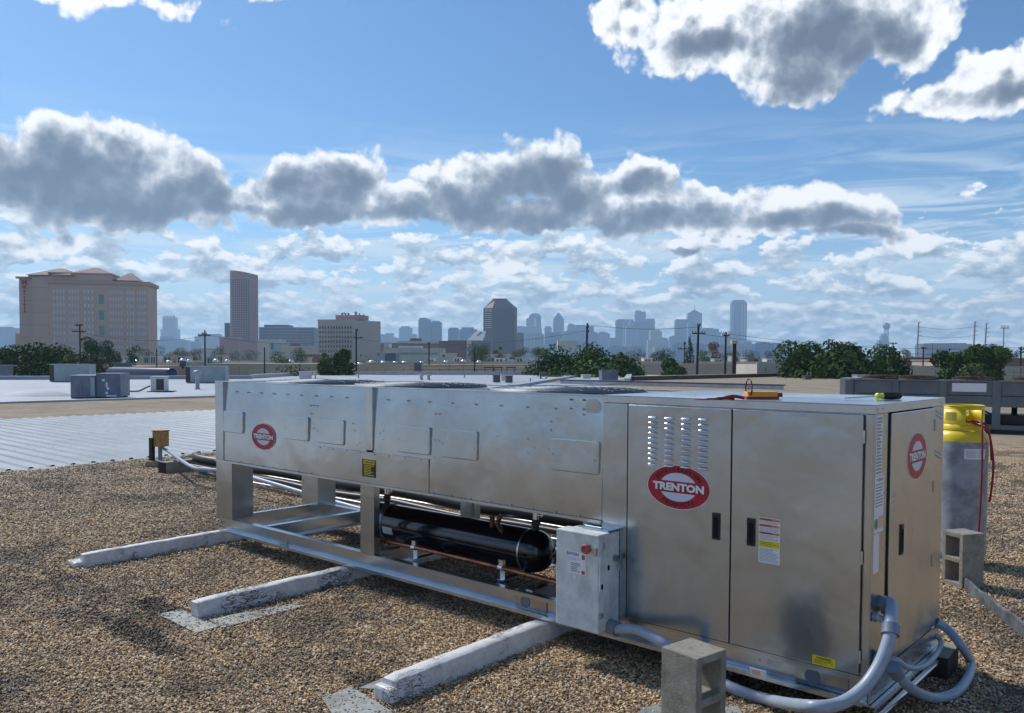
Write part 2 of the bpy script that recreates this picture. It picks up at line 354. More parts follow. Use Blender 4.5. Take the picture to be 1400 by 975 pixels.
def glassy(name, c, c2, sx_=.22, sy_=.26):
    def fn(t, b, pos, tc):
        br_ = t.add('ShaderNodeTexBrick', {'offset': 0.0}, Vector=t.v('MULTIPLY', tc, (1, 1, 1)), Scale=1.0)
        s = t.add('ShaderNodeSeparateXYZ', None, Vector=tc)
        hb = t.m('GREATER_THAN', t.m('FRACT', t.m('MULTIPLY', s.outputs[2], sy_)), .62)
        vb = t.m('GREATER_THAN', t.m('FRACT', t.m('MULTIPLY', t.m('ADD', s.outputs[0], s.outputs[1]), sx_*.5)), .7)
        f = t.m('MAXIMUM', hb, vb)
        t.put(b.inputs['Base Color'], t.mix(f, c4(c), c4(c2)))
    return mat(name, c, .3, .0, fn=fn, spec=.7)
M_g1 = glassy('blue_curtain_wall', (.01, .06, .20), (.03, .11, .29))
M_g2 = glassy('grey_curtain_wall', (.04, .11, .24), (.11, .20, .35))
M_g3 = glassy('pale_office_wall', (.20, .23, .27), (.36, .39, .43))
M_g4 = glassy('violet_office_wall', (.10, .08, .13), (.17, .145, .19))
def leaf_mat(name, c1, c2, c3):
    def fn(t, b, pos, tc):
        at_ = t.add('ShaderNodeAttribute', {'attribute_name': 'tone'}).outputs['Fac']
        col = t.ramp(at_, [(0, c1), (.55, c2), (1, c3)])
        t.put(b.inputs['Base Color'], col)
        b.inputs['Transmission Weight'].default_value = 0
    return mat(name, c2, .75, fn=fn, spec=.08)
M_leafd = leaf_mat('foliage_dark', (.020, .042, .009), (.040, .074, .015), (.085, .135, .028))
M_leafm = leaf_mat('foliage_mid', (.030, .064, .012), (.056, .100, .020), (.13, .18, .038))
M_leafy = leaf_mat('foliage_yellowish', (.05, .075, .02), (.11, .14, .035), (.20, .21, .06))
M_leafr = leaf_mat('foliage_russet', (.06, .035, .02), (.13, .065, .035), (.20, .11, .06))
M_leafo = leaf_mat('foliage_olive', (.04, .05, .025), (.085, .10, .05), (.15, .16, .09))
M_bark = mat('bark', (.055, .042, .032), .95)

# ------------------------------------------------------------------ mesh helpers
class MB:
    def __init__(s): s.v = []; s.f = []; s.sm = []
    def faces(s, vs, fs, smooth=False):
        o = len(s.v); s.v += [tuple(float(c) for c in p) for p in vs]
        s.f += [tuple(i+o for i in f) for f in fs]; s.sm += [smooth]*len(fs); return s
    def box(s, x0, x1, y0, y1, z0, z1):
        v = [(x0, y0, z0), (x1, y0, z0), (x1, y1, z0), (x0, y1, z0), (x0, y0, z1), (x1, y0, z1), (x1, y1, z1), (x0, y1, z1)]
        return s.faces(v, [(0, 3, 2, 1), (4, 5, 6, 7), (0, 1, 5, 4), (1, 2, 6, 5), (2, 3, 7, 6), (3, 0, 4, 7)])
    def prism(s, pts, z0, z1, smooth=False, cap=True):
        n = len(pts); v = [(p[0], p[1], z0) for p in pts]+[(p[0], p[1], z1) for p in pts]
        s.faces(v, [(i, (i+1) % n, (i+1) % n+n, i+n) for i in range(n)], smooth)
        if cap: s.faces(v, [tuple(range(n, 2*n)), tuple(range(n-1, -1, -1))])
        return s
    def prismY(s, pts, y0, y1, smooth=False):   # outline in x,z pushed along y
        n = len(pts); v = [(p[0], y0, p[1]) for p in pts]+[(p[0], y1, p[1]) for p in pts]
        s.faces(v, [(i, (i+1) % n, (i+1) % n+n, i+n) for i in range(n)], smooth)
        s.faces(v, [tuple(range(n-1, -1, -1)), tuple(range(n, 2*n))]); return s
    def tube(s, path, r, seg=10, closed=False, cap=True, smooth=True):
        P_ = [Vector(p) for p in path]; n = len(P_)
        rr = r if isinstance(r, (list, tuple)) else [r]*n
        up = None; vs = []
        for i, p in enumerate(P_):
            if closed: t = P_[(i+1) % n]-P_[i-1]
            else: t = P_[min(i+1, n-1)]-P_[max(i-1, 0)]
            t.normalize()
            if up is None:
                a = Vector((0, 0, 1)) if abs(t.z) < .9 else Vector((1, 0, 0)); up = t.cross(a).normalized()
            else: up = (up-t*up.dot(t)).normalized()
            bi = t.cross(up)
            for k in range(seg):
                an = 2*PI*k/seg; vs.append(p+(up*math.cos(an)+bi*math.sin(an))*rr[i])
        m = n if closed else n-1; fs = []
        for i in range(m):
            for k in range(seg):
                a, b = i*seg+k, i*seg+(k+1) % seg; c, d = ((i+1) % n)*seg+(k+1) % seg, ((i+1) % n)*seg+k
                fs.append((a, b, c, d))
        s.faces(vs, fs, smooth)
        if cap and not closed: s.faces(vs, [tuple(range(seg-1, -1, -1)), tuple(range((n-1)*seg, n*seg))])
        return s
    def lathe(s, prof, c=(0, 0, 0), seg=24, smooth=True, axis='z', a0=0, a1=2*PI):
        full = abs(a1-a0-2*PI) < 1e-6; m = seg if full else seg+1; vs = []
        for (r, z) in prof:
            for k in range(m):
                a = a0+(a1-a0)*k/seg
                q = (r*math.cos(a), r*math.sin(a), z)
                if axis == 'x': q = (q[2], q[0], q[1])
                if axis == 'y': q = (q[0], q[2], q[1])
                vs.append((q[0]+c[0], q[1]+c[1], q[2]+c[2]))
        fs = []
        for i in range(len(prof)-1):
            for k in range(seg):
                b = (k+1) % m
                fs.append((i*m+k, i*m+b, (i+1)*m+b, (i+1)*m+k))
        s.faces(vs, fs, smooth); return s
    def build(s, name, m, parent=None, bevel=0, loc=None, kind=None, label=None, bseg=2):
        me = bpy.data.meshes.new(name); me.from_pydata(s.v, [], s.f)
        me.polygons.foreach_set('use_smooth', s.sm)
        bm = bmesh.new(); bm.from_mesh(me); bmesh.ops.recalc_face_normals(bm, faces=bm.faces); bm.to_mesh(me); bm.free()
        me.materials.append(m)
        o = bpy.data.objects.new(name, me); COL.objects.link(o); o.parent = parent
        if loc is not None: o.location = loc
        if bevel:
            md = o.modifiers.new('bevel', 'BEVEL'); md.width = bevel; md.segments = bseg; md.limit_method = 'ANGLE'; md.angle_limit = R(40)
        if kind: o['kind'] = kind
        if label: o['label'] = label
        return o
def box(name, m, parent, x0, x1, y0, y1, z0, z1, bevel=0, **k):
    return MB().box(x0, x1, y0, y1, z0, z1).build(name, m, parent, bevel, **k)
def empty(name, label, cat, loc=(0, 0, 0), rot=0, group=None):
    o = bpy.data.objects.new(name, None); COL.objects.link(o); o.location = loc; o.rotation_euler = (0, 0, rot); o.empty_display_size = .1
    return tag(o, label, cat, group)
def tag(o, label, cat, group=None):
    o['label'] = label; o['category'] = cat
    if group: o['group'] = group
    return o
def struct(o): o['kind'] = 'structure'; return o
def copy_tree(o, parent=None):
    c = o.copy(); COL.objects.link(c); c.parent = parent
    for ch in o.children: copy_tree(ch, c)
    return c
def clone(o, label, loc, rot=None, scale=None, group=None):
    c = copy_tree(o); c['label'] = label; c.location = loc
    if rot is not None: c.rotation_euler = (0, 0, rot)
    if scale is not None: c.scale = (scale,)*3 if not isinstance(scale, (tuple, list)) else scale
    if group: c['group'] = group
    return c
def smoothpath(pts, n=8):
    P_ = [np.array(p, float) for p in pts]; out = []
    for i in range(len(P_)-1):
        p0 = P_[max(i-1, 0)]; p1 = P_[i]; p2 = P_[i+1]; p3 = P_[min(i+2, len(P_)-1)]
        for k in range(n):
            t = k/n; out.append(.5*((2*p1)+(-p0+p2)*t+(2*p0-5*p1+4*p2-p3)*t*t+(-p0+3*p1-3*p2+p3)*t**3))
    out.append(P_[-1]); return out
_font_cache = {}
def glyph(txt, size, bold=0.0, sx_=1.0):
    k = (txt, size, bold, sx_)
    if k in _font_cache: return _font_cache[k]
    cu = bpy.data.curves.new('t', 'FONT'); cu.body = txt; cu.size = size; cu.offset = bold; cu.align_x = 'CENTER'; cu.align_y = 'CENTER'; cu.resolution_u = 2
    ob = bpy.data.objects.new('t', cu); COL.objects.link(ob)
    bpy.context.view_layer.update()
    me = bpy.data.meshes.new_from_object(ob.evaluated_get(bpy.context.evaluated_depsgraph_get()))
    V = [(v.co.x*sx_, v.co.y) for v in me.vertices]; Fs = [tuple(p.vertices) for p in me.polygons]
    bpy.data.objects.remove(ob); bpy.data.curves.remove(cu); bpy.data.meshes.remove(me)
    _font_cache[k] = (V, Fs); return V, Fs
class Face:
    """A flat frame on a face of something: u to the right, v up, n outward."""
    def __init__(s, o, u, v): s.o = Vector(o); s.u = Vector(u).normalized(); s.v = Vector(v).normalized(); s.n = s.u.cross(s.v)
    def p(s, a, b, h=0): return s.o+s.u*a+s.v*b+s.n*h
    def rect(s, mb, a0, a1, b0, b1, h):
        mb.faces([s.p(a0, b0, h), s.p(a1, b0, h), s.p(a1, b1, h), s.p(a0, b1, h), s.p(a0, b0, 0), s.p(a1, b0, 0), s.p(a1, b1, 0), s.p(a0, b1, 0)],
                 [(0, 1, 2, 3), (0, 4, 5, 1), (1, 5, 6, 2), (2, 6, 7, 3), (3, 7, 4, 0)])
    def ell(s, mb, a, b, ra, rb, h, seg=40, clip=None):
        pts = [(a+ra*math.cos(2*PI*k/seg), b+rb*math.sin(2*PI*k/seg)) for k in range(seg)]
        if clip: pts = [(x, y) for x, y in pts if clip(x, y)]
        n = len(pts)
        mb.faces([s.p(x, y, h) for x, y in pts]+[s.p(x, y, 0) for x, y in pts], [tuple(range(n))]+[(i, (i+1) % n, (i+1) % n+n, i+n) for i in range(n)])
    def text(s, mb, txt, a, b, size, h, bold=.0, sx_=1.0, rot=0, shear=0):
        V, Fs = glyph(txt, size, bold, sx_); c, si = math.cos(rot), math.sin(rot)
        mb.faces([s.p(a+x*c-y*si, b+x*si+y*c, h) for x, y in V], Fs)
    def fit(s, mb, txt, a, b, wd, ht, h, bold=.03):
        V, Fs = glyph(txt, 1.0, bold); xs = [v[0] for v in V]; ys = [v[1] for v in V]; cx, cy = (min(xs)+max(xs))/2, (min(ys)+max(ys))/2
        fx, fy = wd/(max(xs)-min(xs)), ht/(max(ys)-min(ys)); mb.faces([s.p(a+(x-cx)*fx, b+(y-cy)*fy, h) for x, y in V], Fs)
    def lines(s, mb, a0, a1, b0, b1, n, h, fill=.45, seed=0):
        rr = random.Random(seed); st = (b1-b0)/n
        for i in range(n):
            y = b1-st*(i+.5); x = a0
            end = a1-(a1-a0)*rr.choice((0, 0, .08, .3))
            while x < end:
                wl = min((a1-a0)*rr.uniform(.05, .2), end-x)
                s.rect(mb, x, x+wl, y-st*fill/2, y+st*fill/2, h); x += wl+(a1-a0)*.025
# ------------------------------------------------------------------ the roof we stand on
def sheet(name, pts, z, m, tri=None):
    mb = MB(); n = len(pts)
    mb.faces([(p[0], p[1], z) for p in pts], [tuple(range(n))])
    return struct(mb.build(name, m))
sheet('gravel_roof', [(24, -34), (24, 88), (-42, 88), (-42, 45), (-32.4, 45), (-32.4, -34)], 0.0, M_gravel)
sheet('white_roof', [(-32.4, -34), (-32.4, 45), (-42, 45), (-42, 79), (-70, 79), (-79, 30), (-77, -34)], 0.004, M_roofw)
mb = MB().box(-79, 24, -34, 88, -8, -.02); struct(mb.build('building_walls', M_tan))
# ribbed metal roofing set into the gravel: ribs run along x, one rib every 0.3 m
mb = MB(); x0, x1 = -23.40, -12.1
pan = [(0, 0), (.195, 0), (.225, .024), (.265, .024), (.295, 0)]
y = -14.0; prof = []
while y < 24: prof += [(y+a, .012+b) for a, b in pan]; y += .3
n = len(prof); nx = 2
def edge_x(yy): return -11.97 - (yy-.23)*.088
v = []
for (yy, zz) in prof: v += [(x0, yy, zz), (edge_x(yy), yy, zz)]
mb.faces(v, [(2*i, 2*i+1, 2*i+3, 2*i+2) for i in range(n-1)])
o = struct(mb.build('ribbed_metal_roof', M_corr))
# lap joints and screw heads of the metal roofing
mb = MB()
for xs in (-14.6, -17.4, -20.4):
    yy = -14
    while yy < 24:
        mb.box(xs-.012, xs+.012, yy+.228, yy+.262, .036, .042); yy += .3
mb.build('roofing_screws', M_screw, o, kind='stuff')
# silver flashing strip where gravel meets metal
mb = MB(); yy = -9.0
while yy < 6:
    L_ = random.uniform(.25, .6); w_ = random.uniform(.05, .30)
    a = edge_x(yy)
    mb.faces([(a-.02, yy, .016), (a+w_, yy+.02, .008), (a+w_*random.uniform(.6, 1), yy+L_, .008), (a-.02, yy+L_, .016)], [(0, 1, 2, 3)]); yy += L_*.96
struct(mb.build('edge_flashing', M_plate))
# parapets
t = empty('gravel_stop', 'pale metal gravel stop edging the white roof beyond the tan gravel strip', 'roof edge', (-32.4, 5, 0))
for i in range(16): box('edge_strip', M_coping, t, -.14, .14, -39+5*i+.01, -39+5*i+4.99, .006, .075, .01)
t = empty('far_curb', 'low grey metal capped curb crossing the roof behind the fan guards', 'curb', (-28.5, 44.7, 0))
box('curb', M_coping, t, -8.5, 8.5, -.2, .2, .005, .22, .01); box('cap', M_slate, t, -8.6, 8.6, -.26, .26, .222, .30)
a, b = G(700, 530), G(796, 513.5); ln = np.linalg.norm(b-a); an = math.atan2(b[1]-a[1], b[0]-a[0])
t = empty('roof_divider', 'pale membrane covered curb slanting across the white roof', 'curb', tuple((a+b)/2), an)
box('curb', M_roofw, t, -ln/2, ln/2, -.3, .3, .006, .18, .03)
for q, (pa, pb, lab, m_, hh) in enumerate([((-4, 519.5), (345, 518.2), 'low white edge curb closing the white roof at left', M_roofw, .25), ((345, 517.5), (432, 511.8), 'short grey edge curb angling back beside the green tree', M_coping, .3),
      ((432, 512.5), (862, 512.8), 'long grey parapet closing the white roof in front of the far trees', M_coping, .33), ((857, 523.5), (862, 513), 'end return of the long grey parapet', M_coping, .3),
      ((866, 520.5), (1075, 514.5), 'brown membrane curb right of the white roof below the dark pole', M_brown, .35), ((1075, 514.2), (1230, 517), 'pale grey roof edge curb behind the weathered rack', M_coping, .25)]):
    a, b = G(*pa), G(*pb); ln = np.linalg.norm(b-a); an = math.atan2(b[1]-a[1], b[0]-a[0])
    t = empty('edge_curb', lab, 'curb', tuple((a+b)/2), an)
    box('curb', m_, t, -ln/2, ln/2, -.2, .2, .006, hh); box('cap', M_coping, t, -ln/2, ln/2, -.26, .26, hh+.002, hh+.05)

# loose river gravel in front: real stones
mb = MB()
poly = [G(0, 1010), G(1420, 1010), G(1480, 800), (2.6, 6.5, 0), (-1.0, 9.0, 0), (-11.3, 5.5, 0), (-11.4, -3.3, 0), G(-60, 760)]
poly = [(-.6-1.9, -3.2, 0), (1.9, -1.6, 0), (3.0, 3.0, 0), (2.9, 12, 0), (-5.5, 11.5, 0), (-12.55, 8.5, 0), (-12.1, 1.5, 0), (-11.95, -1.4, 0), (-5.2, -2.9, 0)]
bm = bmesh.new(); bm.faces.new([bm.verts.new((p[0], p[1], .002)) for p in poly]); bmesh.ops.triangulate(bm, faces=bm.faces)
me = bpy.data.meshes.new('loose_gravel'); bm.to_mesh(me); bm.free()
gr = bpy.data.objects.new('loose_gravel', me); COL.objects.link(gr); gr['kind'] = 'stuff'; gr['label'] = 'loose tan and brown river gravel covering the roof'
ng = bpy.data.node_groups.new('scatter_gravel', 'GeometryNodeTree')
ng.interface.new_socket('Geometry', in_out='INPUT', socket_type='NodeSocketGeometry'); ng.interface.new_socket('Geometry', in_out='OUTPUT', socket_type='NodeSocketGeometry')
n_ = NT(ng); gi = n_.add('NodeGroupInput'); go2 = n_.add('NodeGroupOutput')
ndp = n_.add('GeometryNodeDistributePointsOnFaces', {'distribute_method': 'RANDOM'}); n_.l.new(gi.outputs[0], ndp.inputs['Mesh'])
# denser where stones show one by one
pp = n_.add('GeometryNodeInputPosition').outputs[0]
dist = n_.v('LENGTH', n_.v('SUBTRACT', pp, (float(CP[0]), float(CP[1]), 0)), out=1)
dn = n_.add('ShaderNodeMapRange', None, Value=dist, From_Min=3.0, From_Max=13.0, To_Min=6600.0, To_Max=1400.0).outputs[0]
# bare tar patches
gnz = n_.noise(pp, 3.1, 4, .6); dn = n_.m('MULTIPLY', dn, n_.add('ShaderNodeMapRange', None, Value=gnz, From_Min=.56, From_Max=.68, To_Min=1.0, To_Max=.28).outputs[0])
n_.put(ndp.inputs['Density'], dn); ndp.inputs['Seed'].default_value = 3
ico = n_.add('GeometryNodeMeshIcoSphere', None, Radius=1.0, Subdivisions=1)
sp = n_.add('GeometryNodeSetPosition'); n_.l.new(ico.outputs[0], sp.inputs['Geometry'])
n_.put(sp.inputs['Offset'], n_.v('MULTIPLY', n_.v('SUBTRACT', n_.noise(n_.add('GeometryNodeInputPosition').outputs[0], 1.1, 1, .5, out=1), (.5, .5, .5)), (.9, .9, .6)))
sm = n_.add('GeometryNodeSetMaterial'); sm.inputs['Material'].default_value = M_stone; n_.l.new(sp.outputs[0], sm.inputs['Geometry'])
ins = n_.add('GeometryNodeInstanceOnPoints'); n_.l.new(ndp.outputs['Points'], ins.inputs['Points']); n_.l.new(sm.outputs[0], ins.inputs['Instance'])
def rv(lo, hi, typ='FLOAT_VECTOR', seed=0):
    r_ = n_.n.new('FunctionNodeRandomValue'); r_.data_type = typ
    i0 = 0 if typ == 'FLOAT_VECTOR' else 2
    r_.inputs[i0].default_value = lo; r_.inputs[i0+1].default_value = hi; r_.inputs['Seed'].default_value = seed
    return r_.outputs[0 if typ == 'FLOAT_VECTOR' else 1]
eu = n_.n.new('FunctionNodeEulerToRotation'); n_.l.new(rv((-.7, -.7, 0), (.7, .7, 6.28), seed=1), eu.inputs[0]); n_.l.new(eu.outputs[0], ins.inputs['Rotation'])
scl = n_.v('MULTIPLY', rv((.0042, .0034, .0022), (.0108, .0080, .0048), seed=2), (1, 1, 1))
far = n_.add('ShaderNodeMapRange', None, Value=dist, From_Min=4.0, From_Max=13.0, To_Min=1.0, To_Max=1.9).outputs[0]
sc2 = n_.add('ShaderNodeVectorMath', {'operation': 'SCALE'}, i0=scl, Scale=far).outputs[0]
n_.l.new(sc2, ins.inputs['Scale'])
tr = n_.add('GeometryNodeTranslateInstances'); n_.l.new(ins.outputs[0], tr.inputs[0]); tr.inputs['Local Space'].default_value = False
cz = n_.add('ShaderNodeCombineXYZ', None, Z=rv(.001, .008, 'FLOAT', 5)).outputs[0]; n_.l.new(cz, tr.inputs['Translation'])
n_.l.new(tr.outputs[0], go2.inputs[0])
md = gr.modifiers.new('scatter', 'NODES'); md.node_group = ng

# ------------------------------------------------------------------ the condensing unit
L, DP, ZT = 5.52, 1.07, 1.42
FX, CX0 = -1.41, 0.0          # fan section ends, cabinet begins
U = empty('condensing_unit', 'large new galvanised rooftop condensing unit with fan section and door cabinet on steel rails', 'air conditioner', (0, 0, 0))
def logo(parent, fr, a, b, ra, rb, arcs=False):
    o = []
    mb = MB(); fr.ell(mb, a, b, ra+.004, rb+.004, .0012); mb.build('logo_rim', M_pale, parent)
    mb = MB(); fr.ell(mb, a, b, ra, rb, .0018); mb.build('logo_disc', M_red, parent)
    mb = MB(); k = rb*.22
    fr.ell(mb, a, b, ra*.60, rb*.66, .0024, 60, clip=lambda x, y: y-b > k); fr.ell(mb, a, b, ra*.60, rb*.66, .0024, 60, clip=lambda x, y: y-b < -k)
    mb.build('logo_panel', M_pale, parent)
    mb = MB(); fr.fit(mb, 'TRENTON', a+ra*.012, b-rb*.02, ra*1.68, rb*.42, .0027, .075); mb.build('logo_shadow', M_dark, parent)
    mb = MB(); fr.fit(mb, 'TRENTON', a, b, ra*1.66, rb*.38, .0034, .055); mb.build('logo_word', M_white, parent)
    if arcs:
        for word, top in (('REFRIGERATION', 1), ('PRODUCTS', 0)):
            mb = MB(); n = len(word); span = R(118) if top else R(74)
            for i, ch in enumerate(word):
                ph = (PI/2 + span/2 - span*i/(n-1)) if top else (-PI/2 - span/2 + span*i/(n-1))
                x, y_ = ra*.80*math.cos(ph), rb*.82*math.sin(ph)
                nx_, ny_ = math.cos(ph)/ra, math.sin(ph)/rb
                rot = math.atan2(ny_, nx_) - PI/2 if top else math.atan2(ny_, nx_)+PI/2
                fr.text(mb, ch, a+x*.985, b+y_*.985, rb*.25, .0026, .0012, 1.1, rot)
            mb.build('logo_arc_word', M_dark, parent)
def screws(parent, fr, pts, r=.0055, name='screw_heads', h=.004, m_=None):
    mb = MB()
    for (a, b) in pts:
        base = [(a+r*math.cos(PI/3*k), b+r*math.sin(PI/3*k)) for k in range(6)]
        mb.faces([fr.p(x, y_, 0) for x, y_ in base]+[fr.p(a+(x-a)*.6, b+(y_-b)*.6, h) for x, y_ in base], [tuple(range(6, 12))]+[(i, (i+1) % 6, (i+1) % 6+6, i+6) for i in range(6)])
    return mb.build(name, m_ or M_screw, parent, kind='stuff')
F0 = Face((0, 0, 0), (1, 0, 0), (0, 0, 1))

# rails: channels open outward
def channel(name, x0, x1, yo, s):   # s=+1: opens towards -y
    mb = MB()
    mb.box(x0, x1, min(yo, yo+s*.055), max(yo, yo+s*.055), .232, .238)
    mb.box(x0, x1, min(yo+s*.05, yo+s*.056), max(yo+s*.05, yo+s*.056), .126, .231)
    mb.box(x0, x1, min(yo-s*.004, yo+s*.055), max(yo-s*.004, yo+s*.055), .118, .125)
    mb.box(x0, x1, min(yo-s*.007, yo-s*.004), max(yo-s*.007, yo-s*.004), .112, .132)
    mb.box(x0, x1, min(yo, yo+s*.003), max(yo, yo+s*.003), .216, .231)
    return mb.build(name, M_galv2, U)
fr_rail = channel('base_rail', -5.47, -.02, 0, 1); rr_rail = channel('base_rail', -5.47, -.02, DP, -1)
FR = Face((0, .05, 0), (1, 0, 0), (0, 0, 1))
screws(fr_rail, FR, [(x, z) for x in (-2.9, -2.72, -2.62, -2.57, -2.48, -2.26, -2.1, -1.95, -3.9, -4.9) for z in (.185,)]+[(-.52, .18), (-.28, .15)], .007)
for x in (-1.93, -.20):
    box('splice_plate', M_galv, fr_rail, x-.14, x+.10, .040, .0475, .130, .214)
    mb = MB(); F1 = Face((0, .040, 0), (1, 0, 0), (0, 0, 1)); F1.ell(mb, x-.06, .172, .035, .035, .004); mb.build('knockout', M_hvacd, fr_rail)
box('splice_plate', M_galv2, fr_rail, -4.62, -4.50, .038, .0475, .130, .214)
mb = MB(); F1 = Face((0, .03, 0), (1, 0, 0), (.1, -.5, 1)); F1.rect(mb, -.535, -.455, .152, .20, .002); mb.build('rail_tag', M_white, fr_rail)
mb = MB(); F1.rect(mb, -.525, -.485, .16, .192, .0026); mb.build('tag_print', M_peach, fr_rail)
for x in (-5.44, -4.82, -3.44, -2.0, -1.3, -.05):
    mb = MB().box(x, x+.006, .058, DP-.058, .126, .237); mb.box(x, x+.05, .058, DP-.058, .238, .243); mb.box(x, x+.05, .058, DP-.058, .119, .125)
    mb.build('cross_member', M_galv2, U)
# end rail under the cabinet
mb = MB().box(.0, .006, .0, DP, .128, .233); mb.box(-.03, .030, .0, DP, .117, .1235); mb.box(.028, .031, 0, DP, .1, .13)
er = mb.build('end_rail', M_galv2, U)
F2 = Face((.006, 0, 0), (0, 1, 0), (0, 0, 1))
screws(er, F2, [(a, b) for a in (.35, .5, .62, .75, .9) for b in (.155, .205)], .006, m_=M_hvacd)
mb = MB().tube([(.05, -.12, .09), (.05, 1.0, .09)], .014, 8); mb.build('rail_pipe', M_galv2, U)
# posts: folded sheet
def post(x0, x1, y0, y1, z0=.24, z1=.733):
    mb = MB(); t_ = .003
    f = y0 if y0 < .5 else y0
    mb.box(x0, x1, y0, y0+t_, z0, z1); mb.box(x0, x0+t_, y0+t_, y1, z0, z1); mb.box(x1-t_, x1, y0+t_, y1, z0, z1)
    mb.box(x0+t_, x1-t_, y1-t_, y1, z0, z1)
    return mb.build('post', M_galv, U)
post(-5.52, -5.26, .0, .20); post(-5.52, -5.26, .87, 1.07); post(-3.507, -3.355, .0, .05); post(-3.507, -3.355, 1.0, 1.07)
post(-1.56, -1.43, .03, .08); post(-1.56, -1.43, 1.0, 1.05)
# fan section panels
ZB = .735
def panel(name, x0, x1, z0, z1, y=0.0, m_=None, th=.004, par=None, bev=.0012):
    return box(name, m_ or M_galv, par or U, x0, x1, y, y+th, z0, z1, bev)
def bowed(name, x0, x1, z0, z1, y, bow, wave, m_, par, nx=50, nz=16, seed=0):
    rr = random.Random(seed); ph = [rr.uniform(0, 6.3) for _ in range(6)]; mb = MB(); vs = []
    for j in range(nz+1):
        for i in range(nx+1):
            u_, v_ = i/nx, j/nz; x = x0+(x1-x0)*u_; z = z0+(z1-z0)*v_
            e = math.sin(PI*u_)*math.sin(PI*v_)
            yy = y+bow*v_*v_+wave*e*(math.sin(x*6.1+ph[0])*math.sin(z*7.3+ph[1])+.6*math.sin(x*11+ph[2]+z*3))
            vs.append((x, yy, z))
    mb.faces(vs, [(j*(nx+1)+i, j*(nx+1)+i+1, (j+1)*(nx+1)+i+1, (j+1)*(nx+1)+i) for j in range(nz) for i in range(nx)], True)
    mb.box(x0+.001, x1-.001, y+abs(bow)+.008, y+abs(bow)+.010, z0, z1)
    return mb.build(name, m_, par)
pa = bowed('side_panel', -5.387, -3.440, ZB, ZT-.004, .0, .021, .0018, M_galv, U, seed=1)
pb = bowed('side_panel', -3.364, FX-.002, ZB, ZT-.004, .0, .021, .0018, M_galv, U, seed=2)
for x0, x1 in ((-5.52, -5.388), (-3.439, -3.365)):
    cp = panel('corner_strip', x0, x1, .975 if x0 > -4 else ZB, ZT-.002, -.006, None, .030)
    Fs_ = Face((0, -.006, 0), (1, 0, 0), (0, 0, 1))
    screws(cp, Fs_, [(x, z) for x in ((x0+x1)/2+.012,) for z in np.arange(.80 if x0 < -4 else 1.0, 1.41, .083)], .0065)
panel('lower_cover', -4.035, -2.789, ZB+.003, .962, -.0055)
mb = MB().box(-5.52, FX, -.012, .002, ZB-.006, ZB+.001); mb.box(-5.52, FX, -.014, -.011, ZB-.010, ZB+.006); mb.build('bottom_trim', M_galv2, U)
mb = MB().box(-5.52, FX, -.010, .03, ZT-.003, ZT+.001); mb.build('top_trim', M_galv2, U)
Fp = Face((0, 0, 0), (1, 0, 0), (0, 0, 1))
pts = [(x, 1.335) for x in np.arange(-5.2, -3.5, .19)]+[(x, 1.20+dz) for x in (-4.12,) for dz in (.06, 0)]+[(-4.08, z) for z in (1.26, 1.09, .965)]+[(-4.04, z) for z in (1.26, 1.09)]
pts += [(-3.58, 1.1), (-3.6, 1.15), (-3.52, 1.02), (-3.55, 1.0)]
screws(pa, Face((0, .016, 0), (1, 0, 0), (0, 0, 1)), pts, .0062, h=.018)
pts = [(x, 1.335) for x in np.arange(-3.22, -1.6, .21)]+[(-2.74, z) for z in (1.26, 1.09, .975)]+[(-2.705, z) for z in (1.26, 1.09)]+[(-2.33, 1.09), (-2.33, 1.07), (-2.19, 1.15), (-2.19, 1.075), (-1.95, 1.15), (-1.95, 1.07), (-1.9, 1.1), (-1.79, 1.1), (-1.78, 1.26), (-1.78, 1.21), (-1.55, 1.34), (-1.55, 1.39), (-1.64, 1.34), (-1.64, 1.39), (-1.55, 1.31), (-3.3, 1.1), (-3.26, 1.12), (-3.26, 1.06)]
screws(pb, Face((0, .016, 0), (1, 0, 0), (0, 0, 1)), pts, .0062, h=.018)
pts = [(x, ZB+.012) for x in list(np.arange(-5.3, -1.5, .17))]
screws(pb, Face((0, -.006, 0), (1, 0, 0), (0, 0, 1)), pts, .006)
screws(pb, Face((0, -.0055, 0), (1, 0, 0), (0, 0, 1)), [(x, .952) for x in np.arange(-3.98, -2.8, .16)], .0055, m_=M_hvacd)
mb = MB(); Face((0, .019, 0), (1, 0, 0), (0, 0, 1)).ell(mb, -1.485, 1.352, .052, .045, .0035); mb.build('knockout', M_galv, pb)
def cover(x0, x1, par, z0=.987, z1=1.168):
    mb = MB(); r = .016; pts = []
    for cx, cz, a0 in ((x1-r, z1-r, 0), (x0+r, z1-r, 90), (x0+r, z0+r, 180), (x1-r, z0+r, 270)):
        for k in range(5): a = R(a0+22.5*k); pts.append((cx+r*math.cos(a), cz+r*math.sin(a)))
    n = len(pts); cx, cz = (x0+x1)/2, (z0+z1)/2
    ins_ = [(cx+(x-cx)*(1-.022*.18/(x1-x0)*2.2), cz+(z-cz)*(1-.055)) for x, z in pts]
    vs = [(x, .016, z) for x, z in pts]+[(x, -.004, z) for x, z in pts]+[(x, -.0105+.006*(z-z0)/(z1-z0), z) for x, z in ins_]
    mb.faces(vs, [(i, (i+1) % n, (i+1) % n+n, i+n) for i in range(n)]+[(i+n, (i+1) % n+n, (i+1) % n+2*n, i+2*n) for i in range(n)]+[tuple(range(2*n, 3*n))])
    o = mb.build('inspection_cover', M_galv, par)
    screws(o, Face((0, -.0065, 0), (1, 0, 0), (0, 0, 1)), [(x0+.014, cz), (x1-.022, cz-.012)], .006, m_=M_hvacd, h=.003)
for x0, x1 in ((-5.386, -5.071), (-4.457, -4.135), (-4.026, -3.694)): cover(x0, x1, pa)
